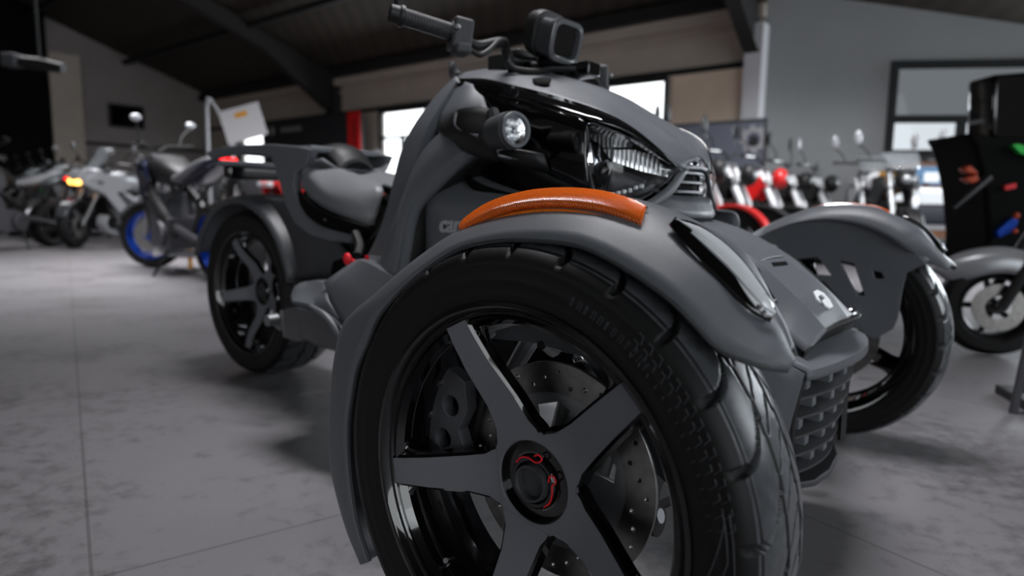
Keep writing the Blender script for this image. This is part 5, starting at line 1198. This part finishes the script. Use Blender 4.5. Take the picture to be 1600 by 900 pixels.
# yellow paddock stand
ps = G(298, 425); st = thing('paddock_stand', 'small yellow and silver paddock stand on the floor right of the blue wheel', 'stand', (ps.x, ps.y, 0), .3)
b = MB(); b.tube([(0, 0, .03), (.0, 0, .26)], .018, 8); b.build('upright', 'yellow', st)
b = MB(); b.box((0, 0, .27), (.14, .05, .03)); b.build('support_pad', 'silver', st, bevel=.005)
b = MB(); b.tube([(-.12, 0, .02), (.3, 0, .02)], .014, 8); b.tube([(0, -.15, .02), (0, .15, .02)], .014, 8); b.build('base_bar', 'cal', st)

# right-hand row: tall fork bikes behind the far front wheel
HR = math.radians(-38)
R_specs = [
 (1040, 5.0, -38, 'dark motorcycle mostly hidden behind the nose of the three-wheeler, one mirror showing', dict(accent='black', fender='red', fork='white')),
 (1118, 5.6, -38, 'motorcycle with a bright red front fender and pale fork, nearest of the right row', dict(accent='black', body='dgrey', fender='red', fork='white')),
 (1164, 6.2, -38, 'motorcycle with small red parts and pale fork, left of the gear emblem', dict(accent='black', body='red', fender='black', fork='white')),
 (1212, 6.8, -38, 'motorcycle with pale fork standing in front of the plain grey wall', dict(accent='red', body='black', fender='black', fork='white')),
 (1250, 7.4, -38, 'black motorcycle with a pale fork further back against the plain grey wall', dict(accent='black', body='black', fork='white', mirror='black')),
 (1290, 7.95, -38, 'black motorcycle with a thick white fork, last of the right row', dict(accent='black', body='black', fork='white', mirror='silver')),
 (1340, 7.1, 250, 'motorcycle with a white side strip and small screen left of the big window', dict(accent='white', body='black', fork='alu', screen=.08, mirror='silver')),
 (1390, 6.6, 256, 'black motorcycle with a yellow tank beside the big window', dict(accent='black', body='yellow', fork='alu', screen=.08, mirror='silver')),
]
for px, y, hd, lab, kw in R_specs:
    x = (px+14-800)/1018*y; moto((x+.05, y, 0), math.radians(hd), lab, 'motorcycles in the right row', steer=0, lean=.0, scale=1.06, mscale=1.15, mtall=True, **kw)

# close dark motorcycle at the right edge
# hanging jacket-like dark display with red tips and a green stripe: wing mirrors and lever guards of the tall bike
def at(px, py, y):
    d = ray(px, py); return Vector((0, 0, CAM_H))+d*(y/d.y)
tb = thing('motorcycle', 'tall black motorcycle with light grey front fender, cut off at the right edge', 'motorcycle', (at(1560, 330, 3.0).x, 3.0, 0))
o_ = Vector(tb.location)
def lp(px, py, y): return at(px, py, y)-o_
b = MB(); b.prism([lp(*q, 3.35) for q in ((1512, 208), (1530, 207), (1560, 214), (1604, 212), (1660, 225), (1660, 420), (1540, 420), (1545, 370), (1540, 300), (1532, 258), (1524, 228))], (0, .35, 0)); b.build('front_fairing', 'blackin', tb, bevel=.02)
b = MB(); b.prism([lp(*q, 3.5) for q in ((1553, 116), (1604, 112), (1660, 112), (1660, 220), (1550, 220))], (0, .2, 0)); b.build('windscreen', 'gloss', tb, bevel=.02)
b = MB(); b.tube([lp(1545, 278, 3.3), lp(1520, 300, 3.25), lp(1490, 326, 3.2)], [.02, .015, .007], 8); b.build('lever', 'black', tb)
for q in (((1507, 264), (1517, 258), (1530, 270), (1524, 272), (1512, 270)), ((1507, 279), (1520, 276), (1528, 272), (1531, 282), (1520, 287))):
    b = MB(); b.prism([lp(*p, 3.28) for p in q], (0, .05, 0)); b.build('lever_guard', 'orangep', tb, bevel=.006)
b = MB(); b.prism([lp(*p, 3.32) for p in ((1582, 226), (1592, 225), (1640, 238), (1640, 248), (1596, 240))], (0, .03, 0)); b.build('side_stripe', 'green', tb)
b = MB(); b.prism([lp(*p, 3.33) for p in ((1570, 290), (1588, 286), (1588, 294), (1572, 297))], (0, .03, 0)); b.build('small_badge', 'redl', tb)
b = MB(); b.prism([lp(*p, 3.32) for p in ((1558, 362), (1582, 340), (1592, 345), (1584, 362), (1562, 372))], (0, .05, 0)); b.build('blue_panel', 'blue', tb, bevel=.006)
b = MB(); b.sphere(lp(1588, 337, 3.3), .016, 10); b.sphere(lp(1586, 361, 3.3), .013, 10); b.build('orange_lamp', 'orangep', tb)
wc = lp(1550, 492, 2.78); wc = Vector((wc.x, wc.y, .215)); wa_ = Vector((.30, .95, 0)).normalized(); wf = Vector((-.95, .30, 0))
b = MB(); b.lathe([(-.045, .13), (-.06, .15), (-.058, .185), (-.03, .208), (0, .213), (.03, .208), (.058, .185), (.06, .15), (.045, .13)], wc, wa_, 48); fwl = b.build('front_wheel', 'rubber', tb)
b = MB(); b.lathe([(-.045, .13), (-.03, .12), (.03, .12), (.045, .13)], wc, wa_, 40)
for k in range(5):
    a = 2*PI*k/5; d_ = wf*math.cos(a)+Vector((0, 0, math.sin(a))); b.tube([wc+d_*.02, wc+d_*.125], [.016, .011], 8)
b.cyl(wc, .03, .1, wa_, 16); b.build('rim', 'black', fwl)
b = MB(); b.lathe([(-.06, .05), (-.06, .10), (-.056, .10), (-.056, .05)], wc, wa_, 32, close=True); b.build('brake_disc', 'disc', fwl)
rows = []
for yy, r_ in ((-.085, .150), (-.088, .19), (-.075, .228), (-.04, .250), (0, .256), (.04, .250), (.075, .228), (.088, .19), (.085, .150)):
    rows.append([wc+wf*((r_+ex)*math.cos(a))+Vector((0, 0, (r_+ex*.2)*math.sin(a)))+wa_*yy*wd_ for a, ex, wd_ in zip(np.linspace(math.radians(34), math.radians(150), 9), (.05, .03, .015, .0, .0, .0, .0, .0, .0), (.3, .75, .95, 1, 1, 1, 1, 1, 1))])
patch('front_fender', rows, 'silver', tb, .005, ku=3, kv=2, smoothv=True, ang=60)
b = MB(); b.tube([wc+wa_*.085, wc+wa_*.085-wf*.22+Vector((0, 0, .5))], .022, 10); b.build('fork_leg', 'black', tb)
b = MB(); b.tube([wc-wa_*.085, wc-wa_*.085-wf*.22+Vector((0, 0, .5))], .022, 10); b.build('fork_leg', 'black', tb)
# perforated black rack at the right edge
rk = G(1592, 645); rack = thing('display_rack', 'black perforated metal display rack standing at the right edge', 'rack', (rk.x, rk.y, 0), -.25)
b = MB()
b.box((.24, 0, .42), (.44, .03, .74), (0, .07, 0)); b.build('perforated_panel', 'perf', rack, smooth=False) if 0 else b.build('perforated_panel', 'black', rack, smooth=False)
b = MB(); b.tube([(-.02, -.01, .0), (.05, -.01, .82)], .013, 8); b.build('post', 'cal', rack)
b = MB(); b.tube([(.06, -.03, .08), (.40, -.03, .08), (.44, -.03, .27), (.075, -.03, .27), (.06, -.03, .08)], .008, 6); b.build('wire_basket', 'cal', rack)
b = MB(); b.box((.26, .12, .015), (.46, .24, .03)); b.build('base', 'black', rack, bevel=.004)
for k in range(60):
    pass
b = MB()
for i in range(9):
    for j in range(16): b.cyl((.09+i*.04+j*.0028, -.017, .33+j*.028), .007, .002, 'Y', 6)
b.build('perforation', 'blackin', rack, smooth=False)
